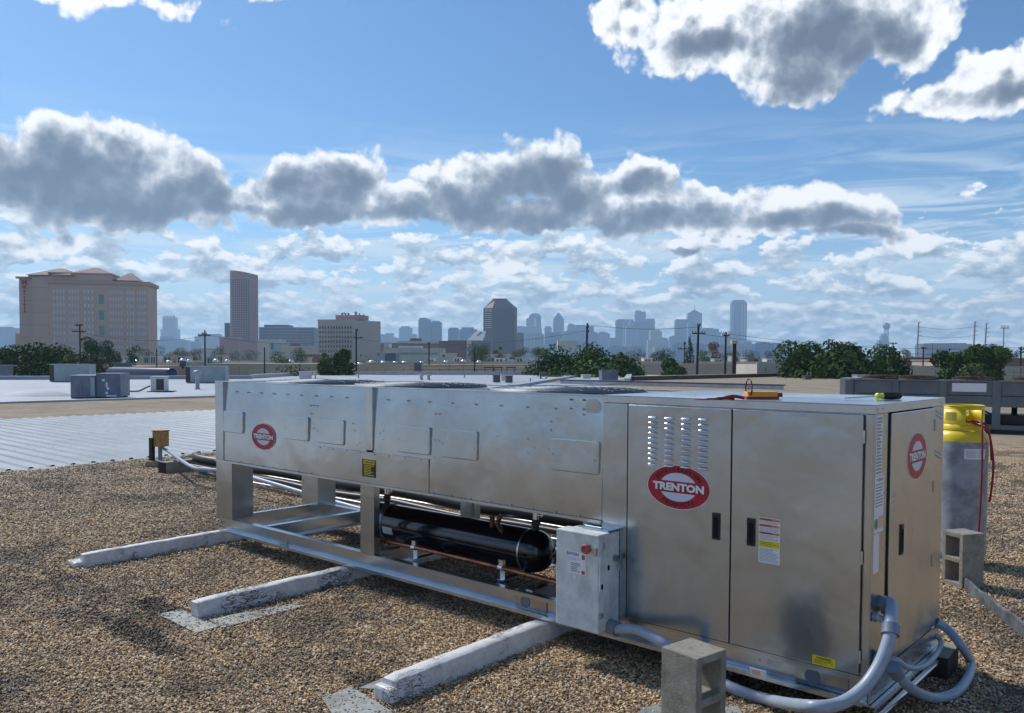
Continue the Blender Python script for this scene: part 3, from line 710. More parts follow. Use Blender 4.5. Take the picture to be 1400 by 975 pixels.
for x0, x1 in ((-3.098, -2.778), (-2.668, -2.349), (-1.762, -1.431)): cover(x0, x1, pb)
logo(pa, Fp, -4.764, .982, .172, .104)
# warning plate
wp = MB(); Fw = Face((0, -.0055, 0), (1, 0, 0), (0, 0, 1)); Fw.rect(wp, -3.478, -3.326, .787, .909, .001); wpo = wp.build('warning_label', M_dark, U)
mb = MB(); Fw.rect(mb, -3.466, -3.338, .876, .903, .0016); mb.build('label_band', M_yel, wpo)
mb = MB(); Fw.text(mb, 'WARNING', -3.402, .888, .022, .002, .0006, 1.15); mb.build('label_word', M_dark, wpo)
mb = MB(); Fw.lines(mb, -3.458, -3.346, .794, .872, 7, .0016, .5, 3); mb.build('label_print', M_yel, wpo)
# left end, back and deck of the fan section
box('end_panel', M_galv, U, -5.52, -5.516, .004, DP-.004, ZB, ZT-.004); box('rear_panel', M_galv, U, -5.52, FX, DP-.004, DP, ZB, ZT-.004)
box('fan_deck', M_deck, U, -5.51, FX-.002, .03, DP-.006, ZT-.016, ZT-.010); box('bottom_panel', M_coil, U, -5.51, FX-.002, .02, DP-.01, ZB+.01, ZB+.02)
for cx in (-4.66, -3.47, -2.08):
    g_ = MB(); cy = .54
    for r_, z in ((.10, .020), (.17, .020), (.24, .0195), (.30, .019), (.36, .018), (.41, .016), (.46, .013), (.50, .009), (.53, .002)):
        g_.tube([(cx+r_*math.cos(a), cy+r_*.84*math.sin(a), ZT+z) for a in np.linspace(0, 2*PI, 48, endpoint=False)], .0035, 5, closed=True)
    for k in range(16):
        a = PI*2*k/16; g_.tube([(cx+r_*math.cos(a), cy+r_*.84*math.sin(a), ZT+z) for r_, z in ((.03, .020), (.24, .0195), (.41, .016), (.5, .009), (.54, -.008))], .003, 5)
    go = g_.build('fan_guard', M_deck, U)
    v_ = MB().lathe([(.49, -.012), (.49, .012), (.475, .012), (.475, -.06)], (cx, cy, ZT), 40); v_.build('shroud', M_deck, go).scale = (1, 1, 1)
    v_ = MB().lathe([(.001, .02), (.09, .018), (.10, -.01), (.10, -.12)], (cx, cy, ZT-.02), 20); v_.build('motor', M_coilg, go)
    v_ = MB()
    for k in range(4):
        a = PI/2*k+.4; ca, sa = math.cos(a), math.sin(a)
        v_.faces([(cx+ca*.1-sa*.0, cy+sa*.1, ZT-.10), (cx+ca*.44-sa*-.16, cy+sa*.44+ca*-.16, ZT-.11), (cx+ca*.44-sa*.16, cy+sa*.44+ca*.16, ZT-.03), (cx+ca*.1-sa*.08, cy+sa*.1+ca*.08, ZT-.03)], [(0, 1, 2, 3)])
    v_.build('fan_blades', M_coilg, go)
# cabinet
box('cabinet_back', M_galv, U, FX, -.004, DP-.004, DP, .24, ZT-.006); box('cabinet_side', M_galv, U, FX, FX+.004, .02, DP-.006, .24, ZT-.006)
mb = MB().box(FX+.02, -.03, .045, .05, .25, ZT-.02); mb.box(-.05, -.045, .06, DP-.03, .25, ZT-.02); mb.build('inner_liner', M_void, U)
mb = MB().box(FX-.004, .006, -.006, DP+.006, ZT, ZT+.004); mb.box(FX-.004, .006, -.006, -.002, ZT-.036, ZT-.0005); mb.box(.002, .006, -.002, DP+.006, ZT-.036, ZT-.0005)
top = mb.build('cabinet_top', M_galv2, U, .001)
screws(top, Face((0, -.006, 0), (1, 0, 0), (0, 0, 1)), [(-1.38, ZT-.018), (-1.30, ZT-.018), (-.04, ZT-.018)], .0055)
screws(top, Face((.006, 0, 0), (0, 1, 0), (0, 0, 1)), [(.03, ZT-.018), (.10, ZT-.018), (1.0, ZT-.02)], .0055)
o = panel('corner_post', -1.408, -1.250, .240, ZT-.038, -.002, M_door); screws(o, Face((0, -.002, 0), (1, 0, 0), (0, 0, 1)), [(-1.385, z) for z in (1.37, 1.14, .91, .3)]+[(-1.27, .262)], .006)
o = panel('corner_post', -.030, -.0005, .240, ZT-.038, -.002, M_galv); screws(o, Face((0, -.002, 0), (1, 0, 0), (0, 0, 1)), [(-.012, .252), (-.022, .252)], .005)
box('door_frame', M_galv, U, -1.249, -.031, .012, .018, .241, ZT-.038)
mb = MB().box(-1.249, -.031, -.002, .003, .2385, .2425); mb.build('sill_trim', M_galv2, U)
def door(x0, x1, z0=.247, z1=1.378): return box('door', M_door, U, x0, x1, -.010, .004, z0, z1, .0035, bseg=3)
d1 = door(-1.240, -.6535); d2 = door(-.6465, -.040)
Fd = Face((0, -.010, 0), (1, 0, 0), (0, 0, 1))
# louvres: pressed hoods, four columns of ten
lm = MB(); a_, b_ = .030, .0085; ringN = 20; pr = []
for k in range(ringN):
    an = 2*PI*k/ringN; pr.append((a_*math.copysign(abs(math.cos(an))**.55, math.cos(an)), b_*math.copysign(abs(math.sin(an))**.9, math.sin(an))))
vs = [(x, 0, z) for x, z in pr]+[(x*.86, -.008-.002*(z < 0), z*.62-.001) for x, z in pr]+[(x*.6, -.011, z*.25-.002) for x, z in pr]
lm.faces(vs, [(i, (i+1) % ringN, (i+1) % ringN+ringN, i+ringN) for i in range(ringN)]+[(i+ringN, (i+1) % ringN+ringN, (i+1) % ringN+2*ringN, i+2*ringN) for i in range(ringN)]+[tuple(range(2*ringN, 3*ringN))], True)
l0 = None
for j, x in enumerate((-1.088, -.992, -.897, -.801)):
    for k in range(10):
        z = 1.316-.0262*k*1.015 + .001*j
        if l0 is None: l0 = lm.build('louvre', M_galv2, d1, loc=(x, -.010, z))
        else:
            c = l0.copy(); COL.objects.link(c); c.location = (x, -.010, z)
logo(d1, Fd, -.937, .973, .176, .109, True)
def handle(x0, x1, z0, z1, par):
    mb = MB(); mb.box(x0, x1, -.016, -.0101, z0, z1); o = mb.build('handle', M_black, par, .003)
    MB().box(x0+.009, x1-.009, -.0185, -.0162, z0+.012, z1-.03).build('paddle', M_void, o, .001)
    return o
def handle2(face, a0, a1, b0, b1, par):
    mb = MB(); face.rect(mb, a0, a1, b0, b1, .006); mb.build('handle', M_black, par)
    mb = MB(); face.rect(mb, a0+.009, a1-.009, b0+.012, b1-.02, .009); mb.build('handle_paddle', M_void, par)
handle2(Fd, -.744, -.704, .741, .871, d1); handle2(Fd, -.563, -.523, .738, .868, d2)
screws(d2, Fd, [(-.573, .85), (-.573, .757), (-.513, .85), (-.513, .757), (-.543, .876), (-.543, .73)], .005)
screws(d2, Fd, [(-.615, 1.12), (-.612, 1.1), (-.612, 1.09), (-.6, .49), (-.6, .46), (-.62, .48)], .004)
screws(d1, Fd, [(-.678, 1.12), (-.69, 1.1), (-.69, 1.09), (-.70, .55), (-.70, .53)], .004)
# warning stickers on the right door
zz = .876
mb = MB(); Fd.rect(mb, -.505, -.402, .668, .880, .0008); st_ = mb.build('warning_sticker', M_white, d2)
bands = [(.866, .877, M_orange), (.838, .848, M_orange), (.803, .813, M_orange), (.742, .772, M_yel)]
for (z0_, z1_, m_) in bands:
    mb = MB(); Fd.rect(mb, -.503, -.404, z0_, z1_, .0014); mb.build('sticker_band', m_, d2)
mb = MB()
for (z0_, z1_, m_) in bands[:3]: Fd.text(mb, 'WARNING', -.470, (z0_+z1_)/2, .010, .0018, .0004, 1.2)
Fd.lines(mb, -.495, -.415, .746, .768, 3, .0018, .3, 9); mb.build('sticker_word', M_dark, d2, kind='stuff')
mb = MB()
for k, (a, b, n) in enumerate(((.850, .864, 3), (.815, .836, 4), (.774, .801, 5), (.674, .738, 10))): Fd.lines(mb, -.500, -.408, a, b, n, .0014, .45, 20+k)
mb.build('sticker_print', M_grey, d2, kind='stuff')
mb = MB(); Fd.rect(mb, -.241, -.140, .250, .292, .0008); mb.build('notice_sticker', M_yel, d2)
mb = MB(); Fd.text(mb, 'WARNING', -.190, .283, .0125, .0014, .0004, 1.1); Fd.lines(mb, -.232, -.150, .256, .277, 4, .0014, .32, 5); mb.build('notice_print', M_dark, d2)
for z in (1.285, .762, .33):
    mb = MB().tube([(-.0355, -.010, z-.028), (-.0355, -.010, z+.028)], .0055, 8); mb.build('hinge', M_galv2, d2)
# end face
Fe = Face((.002, 0, 0), (0, 1, 0), (0, 0, 1))
mb = MB().box(-.002, .002, .001, .180, .24, ZT-.038); ef = mb.build('end_post', M_galv, U, .0008)
box('end_post', M_galv, U, -.002, .002, .872, DP-.001, .24, ZT-.038, .0008)
mb = MB().box(-.004, .0, .181, .215, .24, ZT-.04); mb.build('door_gap', M_void, U)
dr = box('door', M_door, U, -.002, .012, .206, .868, .247, 1.378, .0035, bseg=3, label='end door facing the gas cylinder')
Fx = Face((.012, 0, 0), (0, 1, 0), (0, 0, 1))
logo(dr, Fx, .583, 1.158, .150, .109)
handle2(Fx, .352, .388, .72, .86, dr)
screws(ef, Fe, [(.165, z) for z in (1.30, 1.03, .78, .52)]+[(.15, .262), (.03, .262)], .0065)
screws(dr, Fx, [(.25, 1.0), (.26, .98), (.27, 1.01), (.25, .94), (.26, .55)], .005)
screws(U, Fe, [(.90, z) for z in (1.355, 1.15, .93, .62, .40, .3)]+[(.93+.025*k, z-.006*k) for k in range(5) for z in (1.36, 1.34, 1.155, 1.135)], .006)
for z in (1.29, .98, .60):
    mb = MB().tube([(.012, .870, z-.03), (.012, .870, z+.03)], .005, 8); mb.build('hinge', M_galvd, U)
# paper labels on the corner
mb = MB(); Fe.rect(mb, .03, .108, 1.115, 1.375, .0008); lb = mb.build('rating_label', M_white, ef)
mb = MB(); Fe.lines(mb, .036, .102, 1.12, 1.37, 17, .0013, .55, 2); mb.build('label_print', M_grey, ef)
mb = MB(); Fe.rect(mb, .022, .138, .865, 1.112, .0016); mb.build('tag_label', M_white, ef)
mb = MB(); Fe.text(mb, 'WARNING', .085, 1.095, .017, .0022, .0004, 1.0); Fe.lines(mb, .03, .132, .975, 1.082, 8, .0022, .4, 6); mb.build('tag_print', M_grey, ef)
mb = MB(); Fe.ell(mb, .045, .905, .021, .024, .0022, 20); mb.build('green_dot', M_green, ef)
mb = MB(); Fe.rect(mb, .072, .134, .882, .935, .0022); mb.build('peach_patch', M_peach, ef)
mb = MB(); Fe.rect(mb, .022, .092, .69, .86, .0008); mb.build('blank_label', M_peach if 0 else M_white, ef)

# receiver tank, copper line, clamps
ty, tz, tr_ = .42, .375, .138
prof = [(.0, -3.90)]+[(tr_*math.sin(a), -3.80-.10*math.cos(a)) for a in np.linspace(.15, PI/2, 7)]+[(tr_*math.sin(a), -2.235+.13*math.cos(a)) for a in np.linspace(PI/2, .0, 9)]
tk = MB().lathe([(max(r_, .001), x) for r_, x in prof], (0, 0, 0), 36, axis='x')
tk.v = [(x, y_+ty, z+tz) for x, y_, z in tk.v]; tk = tk.build('receiver_tank', M_tank, U)
for x, w2, nm, m_ in ((-3.66, .035, 'strap', M_galv2), (-2.27, .006, 'weld_seam', M_screw)):
    mb = MB().lathe([(tr_+.001, x-w2), (tr_+.004, x-w2), (tr_+.004, x+w2), (tr_+.001, x+w2)], (0, 0, 0), 36, axis='x'); mb.v = [(a, b+ty, c+tz) for a, b, c in mb.v]; mb.build(nm, m_, tk)
def on_tank(x, ang, h): return (x, ty+math.cos(ang)*(tr_+h), tz+math.sin(ang)*(tr_+h))
for x0, x1, a0, a1, m_ in ((-3.61, -3.50, R(205), R(182), M_white),):
    v = [on_tank(x, a, .0015) for a in np.linspace(a0, a1, 6) for x in (x0, x1)]
    MB().faces(v, [(2*i, 2*i+1, 2*i+3, 2*i+2) for i in range(5)], True).build('tank_label', m_, tk)
for x in (-3.72, -2.23):
    mb = MB().tube([(x, ty, tz+tr_-.005), (x, ty, tz+tr_+.07)], .022, 12); mb.tube([(x, ty, tz+tr_+.03), (x, ty, tz+tr_+.055)], .03, 6, smooth=False); mb.build('valve_stem', M_black, tk)
    mb = MB().tube([(x, ty, tz+tr_+.07), (x, ty, tz+tr_+.135)], .021, 8); mb.tube([(x, ty, tz+tr_+.10), (x+.05, ty, tz+tr_+.10)], .013, 8); mb.build('valve_body', M_screw, tk)
    mb = MB().tube([(x, ty, tz+tr_+.135), (x, ty, tz+tr_+.165)], .016, 8); mb.build('valve_cap', M_black, tk)
mb = MB().tube([(-2.56, ty-.06, tz+.12), (-2.56, ty-.06, tz+.20)], .018, 10); mb.tube(smoothpath([(-2.44, ty-.08, tz+.10), (-2.50, ty-.07, tz+.15), (-2.49, ty-.05, tz+.21)], 4), .016, 8); mb.build('brass_fitting', M_copperd, tk)
for x in (-3.4, -2.5): box('tank_cradle', M_galvd, U, x-.03, x+.03, ty-.12, ty+.12, .244, tz-tr_+.02)
cy_ = .10
cpp = MB().tube(smoothpath([(-3.60, .12, .60), (-3.60, .11, .48), (-3.58, cy_, .36), (-3.50, cy_, .327), (-3.3, cy_, .327), (-2.4, cy_, .325), (-1.6, cy_, .307)], 6), .0145, 12); co = cpp.build('copper_pipe', M_copper, U)
mb = MB()
mb.tube(smoothpath([(-3.62, .16, .72), (-3.64, .13, .60), (-3.64, .12, .42), (-3.60, .12, .33)], 6), .016, 10); mb.tube(smoothpath([(-1.9, .5, .50), (-1.95, .6, .62), (-2.1, .75, .66), (-2.3, .8, .64)], 5), .015, 8); mb.build('suction_pipe', M_copperd, U, kind='stuff')
for x in (-3.05, -2.24):
    mb = MB().tube([(x-.018, cy_, .326), (x+.018, cy_, .326)], .0185, 14); mb.box(x-.018, x+.018, cy_-.004, cy_+.02, .34, .372); mb.box(x-.02, x+.02, cy_+.012, cy_+.016, .243, .31); mb.build('pipe_clamp', M_screw, co)
    box('clamp_bracket', M_galv2, co, x-.025, x+.025, cy_-.01, .62, .2445, .252)
mb = MB()
mb.tube(smoothpath([(-1.98, .42, .40), (-1.88, .40, .40), (-1.84, .36, .33), (-1.86, .30, .27)], 5), .011, 8); mb.tube(smoothpath([(-1.92, .30, .29), (-1.8, .25, .31), (-1.7, .22, .30)], 4), .009, 8)
mb.build('drain_line', M_screw, U)

# disconnect switch box bolted to the corner post
dbx = empty('disconnect_box', '', ''); 
for k_ in ('label', 'category'): del dbx[k_]
dbx.parent = U
mb = MB().box(-1.555, -1.292, -.098, -.004, .205, .700); mb.build('enclosure', M_box, dbx, .004)
mb = MB().box(-1.562, -1.284, -.205, -.101, .196, .7085); mb.build('cover', M_box, dbx, .006)
mb = MB().box(-1.50, -1.30, -.10, .0, .7095, .713); mb.tube([(-1.47, -.07, .716), (-1.36, -.07, .716)], .006, 8); mb.build('top_lug', M_galv2, dbx)
Fb = Face((0, -.205, 0), (1, 0, 0), (0, 0, 1)); Fbs = Face((-1.284, 0, 0), (0, 1, 0), (0, 0, 1))
mb = MB(); Fb.rect(mb, -1.485, -1.365, .485, .602, .0008); mb.build('maker_label', M_white, dbx)
mb = MB(); Fb.text(mb, 'E\u00b7T\u00b7N' if 0 else 'EATON', -1.448, .588, .021, .0014, .0008, 1.1); mb.build('maker_name', M_blue, dbx)
mb = MB(); Fb.lines(mb, -1.478, -1.40, .556, .570, 2, .0014, .3, 1); Fb.lines(mb, -1.462, -1.40, .495, .545, 5, .0014, .6, 2); mb.build('label_print', M_grey, dbx)
mb = MB(); Fb.rect(mb, -1.39, -1.37, .567, .592, .0014); Fb.rect(mb, -1.39, -1.37, .49, .508, .0014); mb.build('label_mark', M_knob, dbx, kind='stuff')
mb = MB(); Fb.ell(mb, -1.437, .468, .009, .009, .001, 16); mb.build('white_dot', M_white, dbx)
mb = MB().lathe([(.024, .0), (.026, .02), (.022, .028), (.014, .028), (.012, .02), (.002, .02)], (0, 0, 0), 20, axis='y'); mb.v = [(x-1.352, -.209-y_, z+.632) for x, y_, z in mb.v]; mb.build('rotary_knob', M_knob, dbx)
mb = MB().prismY([(-1.345, .61), (-1.318, .61), (-1.288, .60), (-1.288, .645), (-1.31, .628), (-1.34, .625)], -.222, -.208); mb.build('knob_bracket', M_galv2, dbx)
mb = MB(); mb.faces([Fbs.p(a, b, h) for h in (.010, .001) for a, b in ((-.20, .60), (-.185, .615), (-.115, .56), (-.112, .50), (-.16, .42), (-.19, .40), (-.203, .42))], [tuple(range(7))]+[(i, (i+1) % 7, (i+1) % 7+7, i+7) for i in range(7)]); mb.build('hasp_plate', M_box, dbx)
mb = MB(); Fbs2 = Face((-1.274, 0, 0), (0, 1, 0), (0, 0, 1))
Fbs2.ell(mb, -.185, .44, .009, .016, .002, 14); Fbs2.ell(mb, -.128, .53, .009, .016, .002, 14); mb.build('hasp_slot', M_void, dbx, kind='stuff')
mb = MB(); Fbs.ell(mb, -.16, .645, .012, .02, .004, 14); mb.build('side_stud', M_galv2, dbx)
mb = MB().box(-1.283, -1.272, -.20, -.17, .275, .300); mb.build('latch', M_galv2, dbx)
mb = MB().tube([(-1.291, -.05, .565), (-1.27, -.05, .565)], .016, 10); mb.tube(smoothpath([(-1.272, -.05, .565), (-1.27, -.035, .53), (-1.272, -.045, .50)], 4), .006, 8); mb.build('side_knob', M_galvd, dbx)

# things lying on the cabinet top
mt = empty('multimeter', 'orange clamp multimeter with red tip lying on the cabinet top', 'meter', tuple(G(1040, 545.5, ZT+.004)), R(46))
z0_ = 0
o = MB().prism([(-.075, -.028), (.055, -.034), (.075, -.028), (.078, 0), (.075, .028), (.055, .034), (-.075, .028)], .012, .036).build('body', M_orange2 if 0 else mat('meter_orange', (.80, .33, .02), .4), mt, .006)
MB().prism([(-.08, -.030), (.06, -.036), (.082, -.028), (.082, .028), (.06, .036), (-.08, .030)], .0, .0115).build('back_shell', M_hose, mt, .003)
MB().box(.078, .105, -.016, .016, .010, .030).build('tip', M_hose, mt, .004)
rg = MB().tube([(-.060+.0, .042*math.cos(a), .054+.044*math.sin(a)) for a in np.linspace(0, 2*PI, 30, endpoint=False)], .0035, 8, closed=True); rg.v = [(x+.0*y_, y_, z) for x, y_, z in rg.v]
rg.build('clamp_ring', M_black, mt); MB().tube([(-.052, .024*math.cos(a), .042+.024*math.sin(a)) for a in np.linspace(0, PI*1.2, 20)], .0025, 6).build('red_lead', M_hose, mt)
lead = empty('test_leads', 'red and black test leads with probe lying left of the multimeter', 'test lead', tuple(G(1010, 547.5, ZT+.004)), R(46))
MB().tube(smoothpath([(-.02, 0, .008), (-.06, .01, .010), (-.10, .0, .008), (-.15, .008, .006)], 5), [.007]*11+[.004]*5, 8).build('black_probe', M_black, lead)
MB().tube(smoothpath([(.02, -.01, .012), (-.03, -.012, .02), (-.07, -.006, .012)], 5), .008, 8).build('red_probe', M_hose, lead)
MB().tube(smoothpath([(-.10, -.01, .004), (-.17, .012, .004), (-.21, .0, .004), (-.17, -.02, .004), (-.11, -.012, .004)], 5), .0028, 6).build('lead_wire', mat('lead_red', (.5, .03, .04), .5), lead)
sc_ = empty('screwdriver', 'black and yellow handled screwdriver lying on the cabinet top near the corner', 'screwdriver', tuple(G(1205, 546.3, ZT+.004)), R(52))
MB().tube([(-.20, 0, .008), (-.03, 0, .016)], .0032, 8).build('shank', M_screw, sc_)
MB().lathe([(.004, -.03), (.014, -.028), (.016, -.02), (.011, -.008), (.014, .0), (.015, .006)], (0, 0, .017), 14, axis='x').build('collar', mat('handle_yellow', (.62, .72, .03), .35), sc_)
MB().lathe([(.015, .006), (.018, .02), (.0185, .06), (.017, .098), (.010, .107), (.001, .108)], (0, 0, .0185), 14, axis='x').build('grip', M_black, sc_)

# sleepers under the unit
def sleeper(loc, y0, y1, x0, label, wd=.115, ht=.108, seed=0, tilt=0.0):
    rr = random.Random(seed); t_ = empty('roof_sleeper', label, 'sleeper', (x0, 0, 0), 0, 'silver coated timber sleepers carrying the unit')
    n = 40; vs = []; sec = [(-.54, .0), (-.5, .10), (-.49, .90), (-.44, .99), (.42, 1.0), (.48, .92), (.5, .12), (.56, .0)]
    for i in range(n+1):
        yy = y0+(y1-y0)*i/n; ww = wd*(1+rr.uniform(-.025, .025)); hh_ = ht*(1+rr.uniform(-.025, .025)); off = tilt*(yy-y0)
        if i == 0: ww *= .92; hh_ *= .93
        for a, b in sec: vs.append((a*ww+off+rr.uniform(-.003, .003), yy+rr.uniform(-.004, .004), b*hh_))
    m_ = len(sec); mb = MB()
    mb.faces(vs, [(i*m_+k, i*m_+k+1, (i+1)*m_+k+1, (i+1)*m_+k) for i in range(n) for k in range(m_-1)], True)
    mb.faces(vs, [tuple(range(m_)), tuple(range(n*m_, n*m_+m_))])
    mb.build('timber', M_sleep, t_); return t_
s1 = sleeper(0, -1.13, 1.5, -5.49, 'silver coated sleeper farthest left under the end of the unit', .085, .105, 1, -.03)
mb = MB().box(-.13, .02, -1.20, -1.08, .0, .05); mb.build('end_lump', M_sleep, s1, .02)
s2 = sleeper(0, -1.17, 1.5, -3.66, 'middle silver coated sleeper with cracked coating beside the flat metal plates', .095, .105, 2, -.02)
s3 = sleeper(0, -1.16, 1.5, -1.80, 'nearest silver coated sleeper with black cracks running under the disconnect box', .104, .105, 3, -.02)
mb = MB().box(-.065, .065, -1.205, -1.155, .0, .075); mb.build('end_step', M_sleep, s3, .015)
def flat(name, pts, z, th, m_, label, cat, n=1):
    c = np.mean([(p[0], p[1]) for p in pts], axis=0); t_ = MB().prism([(p[0]-c[0], p[1]-c[1]) for p in pts], 0, th)
    o = t_.build(name, m_); o.location = (c[0], c[1], z); return tag(o, label, cat)
flat('flashing_plate', [G(216, 842), G(247, 835), G(300, 858), G(268, 867)], .003, .0065, M_plate, 'flat pale metal plate off the end of the middle sleeper', 'metal plate')
flat('flashing_plate', [G(285, 848), G(400, 827), G(418, 829), G(304, 860)], .002, .0065, M_plate, 'narrow pale metal strip along the side of the middle sleeper', 'metal plate')
flat('stone_slab', [G(440, 957), G(480, 941), G(535, 975), G(545, 1010), G(470, 1010), G(452, 975)], .001, .009, M_plate, 'speckled grey slab at the end of the nearest sleeper', 'slab')
flat('stone_slab', [G(490, 944), G(560, 915), G(575, 922), G(520, 945)], .0, .012, M_plate, 'half buried grey strip behind the end of the nearest sleeper', 'slab')
flat('stone_slab', [G(862, 985), G(880, 970), G(905, 965), G(1010, 968), G(1030, 1010), G(860, 1010)], .001, .009, M_plate, 'mottled pale slab under the standing concrete block', 'slab')
# galvanised edge strip standing in the gravel at right
a, b = G(1316, 806), G(1410, 882); dvec = (b-a)/np.linalg.norm(b-a)
t_ = MB(); n = 14; vs = []
ln = np.linalg.norm(b-a)
for i in range(n+1):
    x = ln*i/n; vs += [(x, .0, -.01), (x, random.uniform(-.004, .004), (.085+.008*math.sin(i*1.3))), (x, .012, .088+.006*math.sin(i*1.3))]
t_.faces(vs, [(3*i+k, 3*i+k+1, 3*i+k+4, 3*i+k+3) for i in range(n) for k in range(2)])
o = t_.build('edge_strip', mat('rusty_strip', (.20, .24, .27), .55, .4, col2=(.10, .09, .075), vscale=9, var=.5)); o.location = tuple(a); o.rotation_euler = (0, 0, math.atan2(dvec[1], dvec[0])); tag(o, 'bent grey metal strip standing on edge in the gravel at far right', 'metal strip')

# concrete blocks
def conc_block(name, label, corner, ang, hole_dir):
    """two-core block standing on end, 0.19 x 0.19 x 0.39; cores run along local x"""
    t_ = empty(name, label, 'concrete block', corner, ang)
    w_, h_ = .19, .39; bm = bmesh.new()
    ys = [0, .034, .156, w_]; zs = [0, .034, .178, .212, .356, h_]
    def q(*p): bm.faces.new([bm.verts.new(v) for v in p])
    for x, fl in ((0, 1), (w_, 0)):
        for i in range(3):
            for j in range(5):
                if i == 1 and j in (1, 3): continue
                q((x, ys[i], zs[j]), (x, ys[i+1], zs[j]), (x, ys[i+1], zs[j+1]), (x, ys[i], zs[j+1]))
    for j in (1, 3):
        y0, y1, z0, z1 = ys[1], ys[2], zs[j], zs[j+1]
        q((0, y0, z0), (w_, y0, z0), (w_, y1, z0), (0, y1, z0)); q((0, y0, z1), (w_, y0, z1), (w_, y1, z1), (0, y1, z1))
        q((0, y0, z0), (w_, y0, z0), (w_, y0, z1), (0, y0, z1)); q((0, y1, z0), (w_, y1, z0), (w_, y1, z1), (0, y1, z1))
    def strip(zs_, f):
        for j in range(len(zs_)-1): f(zs_[j], zs_[j+1])
    strip(zs, lambda a, b: (q((0, 0, a), (w_, 0, a), (w_, 0, b), (0, 0, b)), q((0, w_, a), (w_, w_, a), (w_, w_, b), (0, w_, b))))
    for z in (0, h_): strip(ys, lambda a, b: q((0, a, z), (w_, a, z), (w_, b, z), (0, b, z)))
    bmesh.ops.remove_doubles(bm, verts=bm.verts, dist=1e-5); bmesh.ops.recalc_face_normals(bm, faces=bm.faces)
    me = bpy.data.meshes.new('block'); bm.to_mesh(me); bm.free(); me.materials.append(M_conc)
    o = bpy.data.objects.new('block', me); COL.objects.link(o); o.parent = t_
    md = o.modifiers.new('bevel', 'BEVEL'); md.width = .005; md.segments = 2; md.limit_method = 'ANGLE'
    return t_
# near block: solid face A-B looks left, cores open through B-C
conc_block('concrete_block', 'grey two hole concrete block standing on end in front of the cabinet', (-.625, -.665, .016), R(-10), 0)
conc_block('concrete_block', 'grey two hole concrete block standing on end beside the gas cylinder', (-.289, 2.80, .004), R(58), 0)
# ------------------------------------------------------------------ conduits and hoses
cA = [(-1.30, -.10, .215), (-1.24, -.11, .212)]+[tuple(p) for p in (onY(872, 862, -.13), onY(912, 882, -.20), G(960, 915, .07), G(1000, 940, .045), G(1052, 957, .04), onY(1108, 966, -.42), onY(1148, 962, -.30), onY(1180, 941, -.20), onY(1203, 908, -.12), onX(1216, 872, .10), onX(1218, 850, .09))]+[(.055, .11, .55), (.02, .138, .54), (.0, .138, .53)]
t_ = empty('flexible_conduit', 'long thick grey flexible conduit looping from the disconnect box to the cabinet corner', 'conduit', (0, 0, 0))
MB().tube(smoothpath(cA, 6), .0265, 16).build('hose', M_conduit, t_)
mb = MB(); mb.tube([(-1.286, -.10, .215), (-1.235, -.108, .214)], .037, 16); mb.tube([(-1.245, -.107, .214), (-1.225, -.11, .213)], .040, 16); mb.build('fitting', M_conduitf, t_)
mb = MB(); mb.tube([(.004, .138, .530), (.030, .138, .540)], .040, 16); mb.tube([tuple(onX(1217, 868, .10)), tuple(onX(1218, 854, .094))], .0365, 16); mb.build('fitting', M_conduitf, t_)
t_ = empty('flexible_conduit', 'short grey liquid tight elbow with thin conduit beside the thick one at the cabinet corner', 'conduit', (0, 0, 0))
mb = MB(); mb.tube(smoothpath([(.004, .03, .505), (.03, .03, .505), (.055, .05, .48), (.06, .06, .44), (.05, .065, .36), (.03, .066, .32)], 5), .015, 12); mb.build('hose', M_conduit, t_)
mb = MB(); mb.tube([(.004, .03, .505), (.018, .03, .505)], .021, 8, smooth=False); mb.tube([(.058, .055, .455), (.06, .06, .425)], .021, 10); mb.build('fitting', M_conduitf, t_)
t_ = empty('flexible_conduit', 'thick grey flexible conduit forming a loop over the gravel right of the cabinet', 'conduit', (0, 0, 0))
cB = [(.004, .07, .317), (.07, .07, .30)]+[tuple(p) for p in (onX(1233, 929, .10), onX(1253, 946, .12), G(1279, 954, .04), G(1306, 947, .035), G(1323, 927, .035), G(1327, 905, .045), onX(1312, 880, .12), onX(1296, 861, .05))]+[(.0, 1.044, .245)]
MB().tube(smoothpath(cB, 6), .023, 14).build('hose', M_conduit, t_)
mb = MB(); mb.tube([(.004, .07, .317), (.06, .07, .302)], .034, 14); mb.tube([tuple(onX(1221, 912, .09)), tuple(onX(1228, 924, .10))], .030, 12); mb.build('fitting', M_conduitf, t_)
t_ = empty('flexible_conduit', 'thin grey flexible conduit hanging along the rail at the right end of the cabinet', 'conduit', (0, 0, 0))
cC = [(.03, .10, .30)]+[tuple(p) for p in (onX(1225, 902, .09), onX(1240, 912, .10), onX(1258, 913, .10), onX(1274, 902, .09), onX(1285, 886, .06), onX(1286, 876, .03))]+[(.005, 1.025, .18)]
MB().tube(smoothpath(cC, 6), .0125, 10).build('hose', M_conduit, t_)

# timber under the right end
o = MB().box(-.09, .09, -.13, .13, 0, .11).build('timber_block', M_wooddk, None, .004); o.location = (.0, 1.01, .002); o.rotation_euler = (0, 0, R(3)); tag(o, 'short dark timber block under the right end of the unit', 'timber')
o = MB().box(-.088, .088, -.128, .128, .1105, .113).build('timber_face', M_wood, None); o.parent = bpy.data.objects['timber_block']

